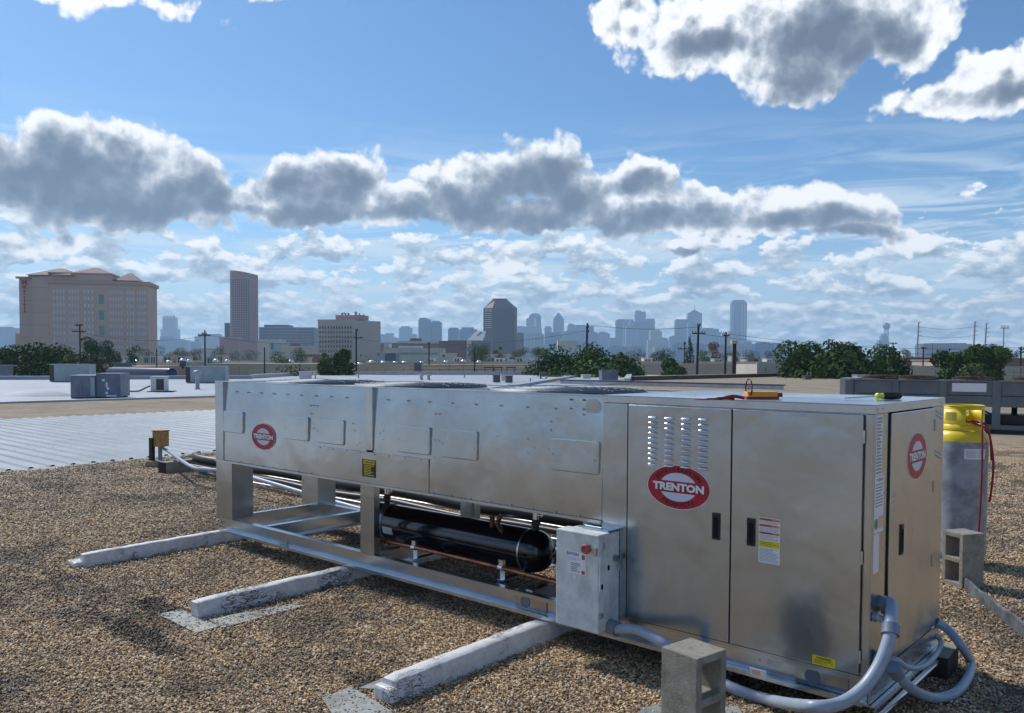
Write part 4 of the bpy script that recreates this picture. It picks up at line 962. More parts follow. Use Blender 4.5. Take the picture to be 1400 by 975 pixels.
# gas cylinder
gx, gy = -.52, 3.66
gc = empty('gas_cylinder', 'tall grey gas cylinder with yellow shoulder and valve guard behind the cabinet', 'gas cylinder', (gx, gy, .004), R(-15))
rc = .192
MB().lathe([(.15, 0), (.165, .005), (.165, .04), (.15, .05), (rc-.02, .055), (rc, .08), (rc, .10), (rc, .985)], seg=48).build('body', M_cylg, gc)
MB().lathe([(rc+.001, .10), (rc+.004, .105), (rc+.001, .115)], seg=48).build('weld_ring', M_cylg, gc)
MB().lathe([(rc+.0005, .985), (rc, 1.0), (rc-.008, 1.035), (rc-.03, 1.065), (rc-.06, 1.08), (.05, 1.085), (.001, 1.086)], seg=48).build('shoulder', M_cyly, gc)
gd = MB(); rg_ = .158; ga, gb = R(-62), R(-25)      # opening of the guard, towards the camera's right
gd.lathe([(rg_, 1.075), (rg_, 1.250), (rg_-.002, 1.262), (rg_-.012, 1.262), (rg_-.014, 1.25), (rg_-.008, 1.075)], seg=44, a0=gb+R(-8), a1=ga+2*PI-R(8)) if 0 else None
def arc(r0, r1, z0, z1, a0, a1, seg):
    gd.lathe([(r1, z0), (r1, z1), (r0, z1), (r0, z0), (r1, z0)], seg=seg, a0=a0, a1=a1)
arc(rg_-.006, rg_, 1.075, 1.125, 0, 2*PI, 48); arc(rg_-.006, rg_, 1.235, 1.262, 0, 2*PI, 48); arc(rg_-.0065, rg_+.0005, 1.12, 1.24, R(2), R(308), 44)
gd.tube([((rg_-.003)*math.cos(a), (rg_-.003)*math.sin(a), 1.264) for a in np.linspace(0, 2*PI, 48, endpoint=False)], .006, 8, closed=True)
gd.build('valve_guard', M_cyly, gc)
mb = MB().lathe([(.03, 1.08), (.03, 1.12), (.018, 1.125), (.018, 1.18), (.001, 1.185)], seg=14); mb.tube([(0, 0, 1.15), (.10, -.09, 1.15)], .012, 8); mb.tube([(0, 0, 1.14), (-.02, -.06, 1.155)], .01, 8); mb.build('valve', M_copperd, gc)
mb = MB().lathe([(.045, 1.19), (.045, 1.205), (.01, 1.21), (.01, 1.19)], (.03, -.05, 0), seg=12); mb.build('valve_wheel', M_screw, gc)
def wrap(a0, a1, z0, z1, r_, name, m_, par):
    v = []
    for a in np.linspace(a0, a1, 9): v += [(r_*math.cos(a), r_*math.sin(a), z0), (r_*math.cos(a), r_*math.sin(a), z1)]
    return MB().faces(v, [(2*i, 2*i+2, 2*i+3, 2*i+1) for i in range(8)], True).build(name, m_, par)
lbl = wrap(R(-55), R(-4), .855, .935, rc+.0012, 'hazard_label', M_white, gc)
wrap(R(-52), R(-28), .866, .925, rc+.002, 'label_print', M_glassl, gc); wrap(R(-24), R(-8), .866, .925, rc+.002, 'label_print', M_glassl, gc)
wrap(R(-107), R(-75), 1.15, 1.215, rg_+.0012, 'stencil_patch', mat('stencil', (.50, .42, .08), .6), gc)
def gcw(x, y_, z): return (gc.matrix_basis @ Vector((x, y_, z)))
gcm = Matrix.Translation((gx, gy, .004)) @ Matrix.Rotation(R(-15), 4, 'Z')
h0 = gcm @ Vector((.10, -.09, 1.15))
hz = empty('red_hose', 'dark red charging hose hanging from the valve down the front of the gas cylinder', 'hose', (0, 0, 0))
mb = MB().tube(smoothpath([h0, onY(1341, 577, gy-.20), onY(1343, 600, gy-.24), onY(1342, 660, gy-.245), onY(1339, 715, gy-.25), onY(1337.5, 734, gy-.25)], 5), .0075, 8); mb.build('hose', M_hose, hz)
MB().tube([tuple(onY(1337.5, 728, gy-.25)), tuple(onY(1337, 738, gy-.25))], .010, 8).build('hose_end', M_copperd, hz)
hz = empty('red_hose', 'dark red charging hose hanging down the right side of the gas cylinder', 'hose', (0, 0, 0))
ex = gy-.03
mb = MB().tube(smoothpath([h0, onY(1345, 579, ex-.15), onY(1352, 592, ex-.06), onY(1357, 620, ex), onY(1358, 645, ex), onY(1354, 680, ex), onY(1352, 686, ex)], 5), .0085, 8); mb.build('hose', M_hose, hz)
mb = MB().tube(smoothpath([h0, onY(1350, 588, ex-.05), onY(1354.5, 610, ex+.04), onY(1355.5, 630, ex+.04)], 5), .0075, 8); mb.build('hose', M_hose, hz)

# ------------------------------------------------------------------ left: box on a stake, pipes, timbers
jp = G(208, 638)
jb = empty('junction_box', 'small ochre junction box on a black stake at the edge of the metal roof', 'junction box', tuple(jp), R(20))
k = np.linalg.norm(jp-CP)/CAMF
MB().box(-.03, .03, -.03, .03, 0, 36*k).build('stake', M_black, jb); MB().box(.01, .17, .0, .17, 25*k, 44*k).build('box', M_woodt, jb, .006); MB().box(.0, .18, -.008, .178, 44*k+.001, 44.5*k+.008).build('lid', mat('rusty_lid', (.25, .10, .04), .7, var=.4), jb)
MB().tube([(.08, .08, .0), (.08, .08, 26*k)], .03, 8).build('riser', M_conduitf, jb)
o = MB().box(-.2, .35, -.12, .12, 0, .09).build('concrete_pad', M_conc, None, .02); o.location = (jp[0]+.1, jp[1]+.1, .004); o.rotation_euler = (0, 0, R(40)); tag(o, 'rough grey concrete foot at the base of the junction box stake', 'concrete pad')
hh = [tuple(jp+np.array((.12, .12, 26*k))), tuple(onY(219, 611, 2.3)), tuple(onY(232, 618, 2.0)), tuple(onY(250, 631, 1.6)), tuple(onY(266, 640, 1.5)), tuple(onY(285, 642, 1.5)), tuple(onY(330, 649, 1.5)), (-5.0, 1.5, .10), (-2.0, 1.48, .10)]
o = MB().tube(smoothpath(hh, 6), .024, 10).build('grey_conduit', M_conduit); tag(o, 'pale grey conduit curving down from the junction box and running behind the unit', 'conduit')
pb_ = [(-10.3, 2.28, .20)]+[(x, 2.10+.02*math.sin(x*2), .20+.012*math.sin(x*3.1)) for x in np.arange(-9.8, -1.2, .6)]
o = MB().tube(smoothpath(pb_, 3), .062, 14).build('insulated_pipe', M_black); tag(o, 'thick black foam insulated pipe running behind the unit', 'pipe')
o = MB().tube(smoothpath([(x, y_-.17, z-.075) for x, y_, z in pb_[1:]], 3), .030, 10).build('insulated_pipe', M_black); tag(o, 'thinner black insulated pipe below the thick one behind the unit', 'pipe')
for yy, zz, lab in ((1.86, .06, 'galvanised steel pipe lying on the gravel behind the unit, nearest the unit'), (2.34, .05, 'galvanised steel pipe lying behind the black insulated pipe')):
    o = MB().tube([(-8.8, yy, zz+.02), (-1.6, yy, zz+.02)], .014, 10).build('steel_pipe', M_galvd); tag(o, lab, 'pipe')
for k_, (x, lab) in enumerate(((-6.6, 'left of the unit'), (-4.0, 'behind the receiver tank'), (-2.6, 'behind the right end of the tank'))):
    o = MB().box(-.045, .045, -.42, .42, 0, .05).build('pipe_support', M_galv2, None, .004); o.location = (x, 2.08, .004); tag(o, 'galvanised channel support under the pipes '+lab, 'pipe support')
p_ = G(236, 645); q_ = G(268, 641)
o = MB().box(-.52, .52, -.09, .09, 0, .16).build('timber_block', M_wood, None, .008); o.location = tuple((p_+q_)/2+np.array((.05, .12, .004))); o.rotation_euler = (0, 0, math.atan2(q_[1]-p_[1], q_[0]-p_[0])); tag(o, 'weathered timber under the pipes near the junction box', 'timber')
o2 = MB().box(-.523, -.5205, -.088, .088, .002, .158).build('dark_end', M_wooddk, o)

# ------------------------------------------------------------------ second rack at right
rk0 = onY(1163, 520, 0); a_ = at(1163, 517, 20.6); b_ = at(1420, 523, 18.6)
an = math.atan2(b_[1]-a_[1], b_[0]-a_[0]); LR = math.hypot(b_[0]-a_[0], b_[1]-a_[1])+.6
zt = a_[2]
rk = empty('condenser_rack', 'long weathered grey condensing rack with fan guards and white panel behind the gas cylinder', 'air conditioner', (a_[0], a_[1], 0), an)
zt = 1.21; kk = 19.5/CAMF
def rb(n_, m_, x0, x1, y0, y1, z0, z1, bv=.004): return MB().box(x0, x1, y0, y1, z0, z1).build(n_, m_, rk, bv)
PXM = LR/(1420-1163+8)
def rx(px): return (px-1163)*PXM
rb('hood', M_galvd, rx(1148), rx(1172), .05, 1.3, .62, zt+.02, 0)
for i, (p0, p1) in enumerate(((1166, 1219), (1227, 1278), (1287, 1341), (1351, 1425))):
    rb('upper_panel', M_rack, rx(p0), rx(p1), .02, .05, zt-.34, zt-.03); rb('lower_panel', M_rack, rx(p0), rx(p1), .0, .05, zt-.60, zt-.355)
for p0, p1, z0 in ((1163, 1167, .5), (1219, 1227, .62), (1278, 1287, .62), (1341, 1351, .02)):
    rb('post', M_rack, rx(p0), rx(p1), -.03, .06, z0 if p0 != 1341 else .12, zt-.01)
rb('top_rail', M_rack, rx(1163), LR, -.02, .10, zt-.028, zt)
rb('back_panel', M_rack, rx(1166), LR, 1.25, 1.3, zt-.6, zt-.01); rb('deck', M_rack, rx(1166), LR, .10, 1.25, zt-.05, zt-.03)
rb('white_panel', M_white, rx(1293), rx(1334), .004, .018, zt-.26, zt-.06, 0)
rb('end_panel', M_galvd, rx(1155), rx(1166), .05, 1.2, .62, zt-.02)
for p0 in (1296, 1364): rb('leg', M_void, rx(p0), rx(p0+7), .9, 1.0, .1, .62)
rb('base_rail', M_rack, rx(1230), LR, -.02, .08, .09, .20); rb('base_rail', M_rack, rx(1230), LR, 1.1, 1.2, .09, .2)
rb('base_shadow_block', M_black, rx(1322), LR, .3, 1.1, .2, .42)  # black box put in for the shade inside the rack base
mb = MB().tube([(rx(1317), .3, .62), (rx(1342), .3, .42)], .02, 6); mb.build('brace', M_black, rk)
rb('skid', M_black, rx(1220), LR, .0, .10, .004, .085)
M_rust = mat('rusty_guard', (.06, .035, .028), .8)
for px in (1201, 1245, 1318, 1390):
    mb = MB(); cx, cy = rx(px), .66
    for r_, z in ((.12, .095), (.26, .09), (.38, .075), (.46, .05), (.50, .0)):
        mb.tube([(cx+r_*math.cos(a), cy+r_*math.sin(a), zt+z) for a in np.linspace(0, 2*PI, 28, endpoint=False)], .009, 5, closed=True)
    for k in range(10):
        a = PI*2*k/10; mb.tube([(cx+r_*math.cos(a), cy+r_*math.sin(a), zt+z) for r_, z in ((.02, .095), (.26, .09), (.38, .075), (.46, .05), (.5, 0))], .008, 4)
    o = mb.build('fan_guard', M_rust, rk); MB().lathe([(.47, -.05), (.47, .03), (.45, .03), (.45, -.05)], (cx, cy, zt), 28).build('shroud', M_rust, o)
o = MB().tube([tuple(at(1140, 545, 22)*np.array((1, 1, 0))+np.array((0, 0, .03))), tuple(at(1400, 650, 9)*np.array((1, 1, 0))+np.array((0, 0, .03)))], .012, 6)
# flat things on the gravel beyond
def rbox(px0, px1, ybase, h_px, depth, m_, label, cat, name, rot=0, parts=(), zb=0.0, bev=.01):
    a = G(px0, ybase, zb); b = G(px1, ybase, zb); c = (a+b)/2; wd = np.linalg.norm(b-a); an = math.atan2((b-a)[1], (b-a)[0])+rot
    k = np.linalg.norm(c-CP)/CAMF
    t_ = empty(name, label, cat, (c[0], c[1], zb+.006), an)
    hh_ = h_px*k
    MB().box(-wd/2, wd/2, 0, depth, 0.03, hh_).build('casing', m_, t_, bev)
    return t_, wd, hh_, k
t_, w1, h1, k = rbox(97, 130, 545, 27, 1.4, M_hvacd, 'dark slate rooftop unit with tape patches on its right side', 'air conditioner', 'rooftop_unit', R(4))
MB().box(w1/2+.01, w1/2+.95, .08, 1.5, .05, h1+.12).build('casing_end', M_hvacd, t_, .01)
MB().box(-w1/2-.03, w1/2+.02, -.04, 1.43, h1+.002, h1+.04).build('lid', M_hvacl, t_); MB().box(-w1/2+.05, -.02, -.012, -.002, .1, h1-.1).build('front_panel', M_hvacd, t_)
MB().box(w1/2-.18, w1/2-.02, -.012, -.002, .1, h1-.05).build('end_strip', M_hvacl, t_)
mb = MB()
for (x, z, a, b) in ((.30, .75, .05, .04), (.42, .55, .03, .10), (.47, .40, .04, .05), (.42, .22, .05, .05), (.6, .1, .2, .03)): mb.box(w1/2+x-a, w1/2+x+a, .068, .078, z-b, z+b)
mb.build('tape_patch', M_white, t_)
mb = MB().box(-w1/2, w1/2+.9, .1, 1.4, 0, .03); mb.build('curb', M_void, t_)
def hvac_long(px0, px1, yb, hp, label):
    t_, w1, h1, k = rbox(px0, px1, yb, hp, 1.6, M_hvacl, label, 'air conditioner', 'rooftop_unit')
    MB().box(-w1/2, -w1/2+w1*.11, -.02, -.003, .06, h1-.04).build('coil', M_coil, t_)
    for f0, f1 in ((.13, .43), (.44, .70), (.71, .99)): MB().box(-w1/2+w1*f0, -w1/2+w1*f1, -.018, -.003, .07, h1-.05).build('panel', M_hvacl, t_)
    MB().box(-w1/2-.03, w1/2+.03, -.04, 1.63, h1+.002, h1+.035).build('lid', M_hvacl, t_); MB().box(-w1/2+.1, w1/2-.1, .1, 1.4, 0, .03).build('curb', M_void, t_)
hvac_long(68, 122, 522.5, 21, 'long pale green rooftop unit directly behind the dark slate one')
hvac_long(254, 308, 524, 21, 'long pale green rooftop unit standing behind the white vent pipe')
t_, w1, h1, k = rbox(206, 225, 536, 18, .75, M_hvacw, 'small white condenser with dark coil face on a black pad', 'air conditioner', 'rooftop_unit')
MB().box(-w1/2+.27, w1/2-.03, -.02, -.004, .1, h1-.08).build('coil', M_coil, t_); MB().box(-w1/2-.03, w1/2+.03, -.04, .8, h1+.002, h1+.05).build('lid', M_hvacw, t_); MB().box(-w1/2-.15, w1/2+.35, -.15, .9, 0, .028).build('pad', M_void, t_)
MB().tube(smoothpath([(-w1/2-.05, .1, .3), (-w1/2-.25, .05, .2), (-w1/2-.6, 0, .04), (-w1/2-1.0, 0, .03)], 4), .04, 8).build('line_set', M_coilg, t_)
t_, w1, h1, k = rbox(-12, 10, 516.5, 13, 1.5, M_hvacd, 'slate topped rooftop unit cut off by the left edge', 'air conditioner', 'rooftop_unit'); MB().box(-w1/2-.1, w1/2+.35, -.1, 1.6, h1+.002, h1+.12).build('lid', M_hvacd, t_)
# vent pipe with cap
def vent(px, yb, hp, rp, label, m_=None, cap=True):
    c = G(px, yb); k = np.linalg.norm(c-CP)/CAMF; t_ = empty('vent_pipe', label, 'vent', (c[0], c[1], .006))
    m_ = m_ or M_hvacl; r_ = rp*k; h_ = hp*k
    MB().lathe([(r_*1.4, 0), (r_*1.2, .06), (r_, .08), (r_, h_*.8)], seg=14).build('pipe', m_, t_)
    if cap: MB().lathe([(r_*1.1, h_*.78), (r_*2.0, h_*.84), (r_*2.0, h_*.92), (r_*1.4, h_), (.001, h_*1.02)], seg=14).build('cap', m_, t_)
    return t_
vent(270, 532.5, 24, 2.6, 'white capped vent pipe standing in front of the pale green rooftop unit')
vent(431, 519, 8, 1.0, 'thin grey vent pipe beside the small white box left on the white roof'); vent(575, 518, 5, .9, 'short vent pipe left of the twin mushroom vents')
vent(725, 521.5, 4, .9, 'tiny vent pipe between the dark boxes and the ring vent'); vent(558, 528, 4, .8, 'tiny vent pipe just behind the middle fan guard', None, False)
vent(490, 517, 5, .9, 'short vent pipe near the far parapet below the wooden pole'); vent(635, 516.5, 4, .9, 'stubby vent pipe at the far parapet left of the dark boxes')
def small(px0, px1, yb, hp, dep, m_, label, extra=None):
    t_, w1, h1, k = rbox(px0, px1, yb, hp, dep, m_, label, 'roof box', 'roof_box', bev=.02)
    MB().box(-w1/2-.04, w1/2+.04, -.04, dep+.04, h1+.002, h1+.05).build('lid', m_, t_); return t_
small(409, 426, 518, 9, .9, M_hvacw, 'small white exhaust box at the left end of the white roof behind the unit')
small(675, 684, 523.5, 9.5, .5, M_coilg, 'left one of the pair of dark small condensers on the white roof'); small(692, 701, 524, 9.5, .5, M_coilg, 'right one of the pair of dark small condensers on the white roof')
small(685.5, 690.5, 521, 8, .3, M_hvacw, 'white bracket box between the pair of dark small condensers')
small(823, 845, 520, 13, .9, M_hvacd, 'upright slate blue rooftop box left of the brown curb')
small(797, 808, 518, 5, .6, M_hvacw, 'low white exhaust box right of the slanting divider')
for px, lab in ((576, 'left twin mushroom vent'), (586, 'right twin mushroom vent')): vent(px, 519.5, 7, 2.0, lab+' with pale round cap on the white roof', M_hvacl)
t_ = empty('ring_vent', 'dark round hooded vent with a ring opening on the white roof', 'vent', tuple(G(743, 518)), -YAW)
k = np.linalg.norm(G(743, 518)-CP)/CAMF
MB().box(-5.5*k, 5.5*k, -.2, .4, 4*k, 9*k).build('hood', M_coilg, t_, .05); MB().box(-5*k, -2.5*k, -.18, .3, 0, 4*k).build('leg', M_coilg, t_); MB().box(2.5*k, 5*k, -.18, .3, 0, 4*k).build('leg', M_hvacw, t_)
small(1146, 1160, 516, 6, .8, M_hvacw, 'small pale box at the far edge of the gravel roof'); small(1066, 1076, 513.5, 5, .5, M_black, 'small black box on the far gravel roof edge')
small(1172, 1190, 521, 7, .8, M_coping, 'low grey skylight curb on the far gravel left of the rack'); small(1101, 1110, 519.5, 5, .5, M_coilg, 'small dark motor box on the grey curb beyond the multimeter')
# membrane bubble on the white roof
c = G(52, 541.5); o = MB().lathe([(1.6, .0), (1.3, .10), (.8, .20), (.3, .23), (.001, .24)], seg=24).build('membrane_bubble', M_roofw); o.location = (c[0], c[1], .006); o.scale = (1, .5, 1); o.rotation_euler = (0, 0, -YAW); tag(o, 'raised pale membrane bubble on the white roof near the parapet', 'roof patch')
c = (G(150, 517)+G(238, 519))/2; a = G(152, 515.5); b = G(236, 518); an = math.atan2((b-a)[1], (b-a)[0]); ln = np.linalg.norm(b-a)
o = MB().lathe([(.001, -ln/2), (.42, -ln/2+.01), (.45, -ln/2+.3), (.45, ln/2-.3), (.42, ln/2-.01), (.001, ln/2)], seg=20, axis='x').build('navy_duct', mat('navy_sheet', (.02, .03, .075), .35)); o.location = tuple((a+b)/2+np.array((0, 0, .47))); o.rotation_euler = (0, 0, an); tag(o, 'long dark blue rounded duct lying at the far side of the white roof', 'duct')
# ------------------------------------------------------------------ the city
GZ = -8.0
mb = MB(); n = 64; mb.faces([(7600*math.cos(2*PI*k/n), 7600*math.sin(2*PI*k/n), GZ) for k in range(n)], [tuple(range(n))]); struct(mb.build('city_ground', M_ground))
def facing(px, dist):
    p = at(px, 490, dist); return p, -YAW
def bld(px0, px1, ytop, dist, depth, label, cat='building', name='building', rot=0.0, base=GZ):
    px = (px0+px1)/2; p = at(px, ytop, dist); _, an = facing(px, dist)
    # width as seen along the picture plane
    a, b = at(px0, ytop, dist), at(px1, ytop, dist); wd = np.linalg.norm((b-a)[:2])
    t_ = empty(name, label, cat, (p[0], p[1], base), an+rot); return t_, wd, p[2]-base, dist/CAMF
def wins(parent, m_, x0, x1, z0, z1, nx, nz, fw=.55, fh=.5, y=-.08, name='windows', yd=.06, skip=None):
    mb = MB(); dx, dz = (x1-x0)/nx, (z1-z0)/nz
    for i in range(nx):
        for j in range(nz):
            if skip and skip(i, j): continue
            cx, cz = x0+dx*(i+.5), z0+dz*(j+.5)
            mb.box(cx-dx*fw/2, cx+dx*fw/2, y, y+yd, cz-dz*fh/2, cz+dz*fh/2)
    return mb.build(name, m_, parent, kind='stuff')
def B(parent, name, m_, x0, x1, y0, y1, z0, z1, bevel=0): return MB().box(x0, x1, y0, y1, z0, z1).build(name, m_, parent, bevel)

# hotel
t_, wd, h, k = bld(18, 217, 386, 345, 20, 'large tan hotel with three terracotta pyramid roofs and vertical red sign at far left', 'hotel', 'hotel')
X = lambda px: (px-117.5)*k
YS = lambda y: (491.9-y)*k+1.6-GZ      # height above ground for a picture row
xs = X(67); xe = X(217)
ang = R(-14)
B(t_, 'wall', M_hotel, X(20), X(45), 3, 22, 0, YS(381)); B(t_, 'wall', M_hotel, X(43), X(70), .5, 22, 0, YS(379)); 
B(t_, 'cornice', M_hotelb, X(17), X(47), 2.2, 22.5, YS(381)+.1, YS(378)); 
# main slab runs back to the right: far end is farther away
mw = empty('wing', '', ''); [mw.pop(q) for q in ('label', 'category')]; mw.parent = t_; mw.location = (X(67), .0, 0); mw.rotation_euler = (0, 0, R(12))
LW = 38.5; HW = YS(383)
B(mw, 'wall', M_hotel, 0, LW, 0, 18, 0, HW-1.5); B(mw, 'cornice', M_hotelb, -.6, LW+.8, -.7, 18.6, HW-1.49, HW)
B(mw, 'parapet', M_hotel, 0, LW*.63, .2, 17.8, HW+.02, HW+2.6); B(mw, 'parapet_cap', M_hotelb, -.4, LW*.64, -.3, 18.1, HW+2.62, HW+3.2)
def pyr(par, x0, x1, y0, y1, z0, hh, m_=M_tile):
    mb = MB(); cx, cy = (x0+x1)/2, (y0+y1)/2; rd = abs(x1-x0)*.06
    mb.faces([(x0, y0, z0), (x1, y0, z0), (x1, y1, z0), (x0, y1, z0), (cx-rd, cy, z0+hh), (cx+rd, cy, z0+hh)], [(0, 1, 5, 4), (1, 2, 5), (2, 3, 4, 5), (3, 0, 4), (3, 2, 1, 0)])
    return mb.build('roof', m_, par)
pyr(t_, X(36), X(99), -1, 19, YS(376.5), 12*k); pyr(mw, LW*.21, LW*.62, 1, 17, HW+3.21, 3.1); pyr(mw, LW*.64, LW*.90, 1, 17, HW+3.21 if 0 else HW+.5, 3.9)
B(t_, 'roof_base', M_hotelb, X(38), X(70), .3, 17, YS(379)+.1, YS(376.5)-.02)
floors = 10; zt_ = YS(388); zb_ = YS(474)
dz = (zt_-zb_)/floors
def hw(x0, x1, m_, nx, skip=None, rows_=10, top=None): wins(mw, m_, x0, x1, (top or HW-3.2)-rows_*2.9, top or HW-3.2, nx, rows_, .42, .5, -.07, skip=skip)
for f0, f1, nx in ((.03, .16, 4), (.19, .30, 4), (.335, .45, 3)): hw(LW*f0, LW*f1, M_glassl, nx)
for f0, f1, nx in ((.60, .74, 5), (.77, .86, 3), (.88, .98, 4)): hw(LW*f0, LW*f1, M_glassl, nx, rows_=9)
for j in (0, 2, 4, 6): MB().box(LW*.497, LW*.545, -.1, .05, HW-7.5-j*3.3-2.2, HW-7.5-j*3.3+1.8).build('stair_window', M_teal, mw)
for j in range(5): B(t_, 'floor_band', M_hotelb, X(20)-.1, X(45)-.2, 2.9, 3.0, YS(394+17*j), YS(393.2+17*j))
for j in range(5): B(t_, 'floor_band', M_hotelb, X(45), X(66), .4, .5, YS(394+17*j), YS(393.2+17*j))
Fh = Face((0, 2.9, 0), (1, 0, 0), (0, 0, 1)); mb = MB()
Fh.text(mb, 'M', X(28), YS(386), 2.7, .2, .14, 1.1)
for i, ch in enumerate('Marriott'): Fh.text(mb, ch, X(27.8), YS(392.4+4.7*i), 1.75, .2, .10, 1.0)
mb.build('sign_letters', M_redsign, t_)
B(t_, 'wall', M_hotel, X(8), X(20), 6, 20, 0, YS(456))

# elliptical tower
t_, wd, h, k = bld(314.5, 352.5, 368, 900, 20, 'tall pink grey curved tower with sloping top right of the hotel', 'tower', 'tower')
YS = lambda y, k=k: (491.9+0-y)*k+1.6-GZ
XO = (700-333.5)*k*12/900; mb = MB(); n = 40; pr = []
for i in range(n):
    a = 2*PI*i/n; pr.append((wd/2*math.cos(a)-XO, 12*math.sin(a)))
def topz(x): f = max(0, (x+XO+wd/2)/wd); return YS(368.4+5.5*f**1.6)
vs = [(x, y+12, 0) for x, y in pr]+[(x, y+12, topz(x)) for x, y in pr]
mb.faces(vs, [(i, (i+1) % n, (i+1) % n+n, i+n) for i in range(n)], True); mb.faces(vs, [tuple(range(n, 2*n))]); mb.build('wall', M_pink, t_)
mb = MB(); rows_n = 27
for i in range(11):
    a = R(-148+i*9.0); x, y = (wd/2+.05)*math.cos(a)-XO, 12.05*math.sin(a)+12
    for j in range(rows_n):
        z = YS(466)+(YS(383)-YS(466))*j/(rows_n-1)
        hw_ = .75; tx, ty_ = -math.sin(a)*wd/2, math.cos(a)*12; nn = math.hypot(tx, ty_); tx/=nn; ty_/=nn
        x1_, y1_ = x-tx*hw_, y-ty_*hw_; x2_, y2_ = x+tx*hw_, y+ty_*hw_
        ox, oy = ty_*.1, -tx*.1
        mb.faces([(x1_+ox, y1_+oy, z), (x2_+ox, y2_+oy, z), (x2_+ox, y2_+oy, z+1.7), (x1_+ox, y1_+oy, z+1.7)], [(0, 1, 2, 3)])
mb.build('windows', mat('plum_window', (.13, .10, .14), .3), t_, kind='stuff')
t_, wd, h, k = bld(307, 317, 442.5, 1000, 12, 'narrow grey block tucked against the left of the curved tower'); B(t_, 'wall', M_slate, -wd/2, wd/2, 0, 12, 0, h); B(t_, 'roof', M_pink, -wd/2-.3, wd/2+.3, -.3, 12, h+.05, h+1)
t_, wd, h, k = bld(300, 326, 462, 800, 12, 'pale low block with bright roof light at the foot of the curved tower'); B(t_, 'wall', M_pink, -wd/2, wd/2, 0, 12, 0, h); B(t_, 'roof', M_tan2, -wd/2, wd/2, 0, 12, h+.05, h+.6)
# dark slab
t_, wd, h, k = bld(354, 429, 447.5, 1300, 40, 'long dark blue grey slab building between the curved tower and the stone office')
B(t_, 'wall', M_slate, -wd/2, wd/2, 0, 40, 0, h); B(t_, 'penthouse', M_slate, -wd/2+6*k, -wd/2+39*k, 4, 36, h+.05, h+3.5*k); B(t_, 'roof', M_pink, -wd/2-.5, wd/2+.5, -.5, 40, h-1, h+.02)
wins(t_, M_glassl if 0 else M_g4, -wd/2+2, wd/2-2, h*.35, h-3, 1, 8, 1, .35, -.2)
for (p0, p1, y_, lab, m_, d_) in ((352, 382, 465, 'low pale building with blue sign below the dark slab', M_tan2, 700), (374, 386, 469, 'small grey building below the dark slab', M_hvacl, 690), (384, 424, 474.5, 'low white roofed store with red roof piece', M_tan2, 520)):
    t_, wd, h, k = bld(p0, p1, y_, d_, 20, lab); B(t_, 'wall', m_, -wd/2, wd/2, 0, 20, 0, h); B(t_, 'roof', M_hvacw, -wd/2-.3, wd/2+.3, -.3, 20, h+.03, h+.5)
    if p0 == 384: B(t_, 'roof_sign', M_redsign, -wd/2+13*k, -wd/2+25*k, 1, 3, h+.6, h+4.2*k)
    if p0 == 352: B(t_, 'wall_sign', M_g1, 2, 7, -.2, -.05, h*.7, h*.9)

# stone office with grid of windows
t_, wd, h, k = bld(433.5, 484, 439, 480, 20, 'square stone office block with dark window grid and rooftop plant', 'office block', 'office_block', R(-8))
t_.location.z = GZ
B(t_, 'wall', M_off, -wd/2, wd/2, 0, 24, 0, h); B(t_, 'parapet', M_off, -wd/2-.2, wd/2+.2, -.2, 24.2, h+.02, h+.9)
wn_ = 12
g1_ = wins(t_, M_glass, -wd/2+.5, wd/2-.6, h-11.5*k, h-6.5*k, wn_, 1, .46, .75, -.06)
for j in range(1, 7): wins(t_, M_glass, -wd/2+.5, wd/2-.6, h-(11.5+6.4*j)*k, h-(6.5+6.4*j)*k, wn_, 1, .46, .78 if j > 2 else .66, -.06)
wins(t_, M_off, -wd/2+.1, wd/2-.1, 0, h-4*k, wn_+1, 1, .12, 1, -.35, 'fins', .34)
side = empty('side_wing', '', ''); [side.pop(q) for q in ('label', 'category')]; side.parent = t_; side.location = (wd/2, 0, 0); side.rotation_euler = (0, 0, R(50))
B(side, 'wall', M_off, .02, 18.5, .0, 3, 0, h+.4); B(t_, 'penthouse', M_pink, -wd/2+20*k, wd/2+8*k, 6, 18, h+1, h+9*k)
mb = MB()
for (px, a, b) in ((27, 9, 12.5), (32, 9, 11.5), (36, 9, 12), (30, 11, 13), (46, 9, 14), (52, 9, 11.5), (58, 9, 10.5)): mb.box(-wd/2+px*k, -wd/2+(px+1.2)*k, 8, 9, h+a*k+.02, h+b*k)
mb.box(-wd/2+26*k, -wd/2+38*k, 7.6, 9.4, h+10.6*k, h+11.2*k); mb.tube([(wd/2-1, 9, h+8*k), (wd/2-1, 9, h+14*k)], .25, 6); mb.build('roof_plant', M_slate, t_)

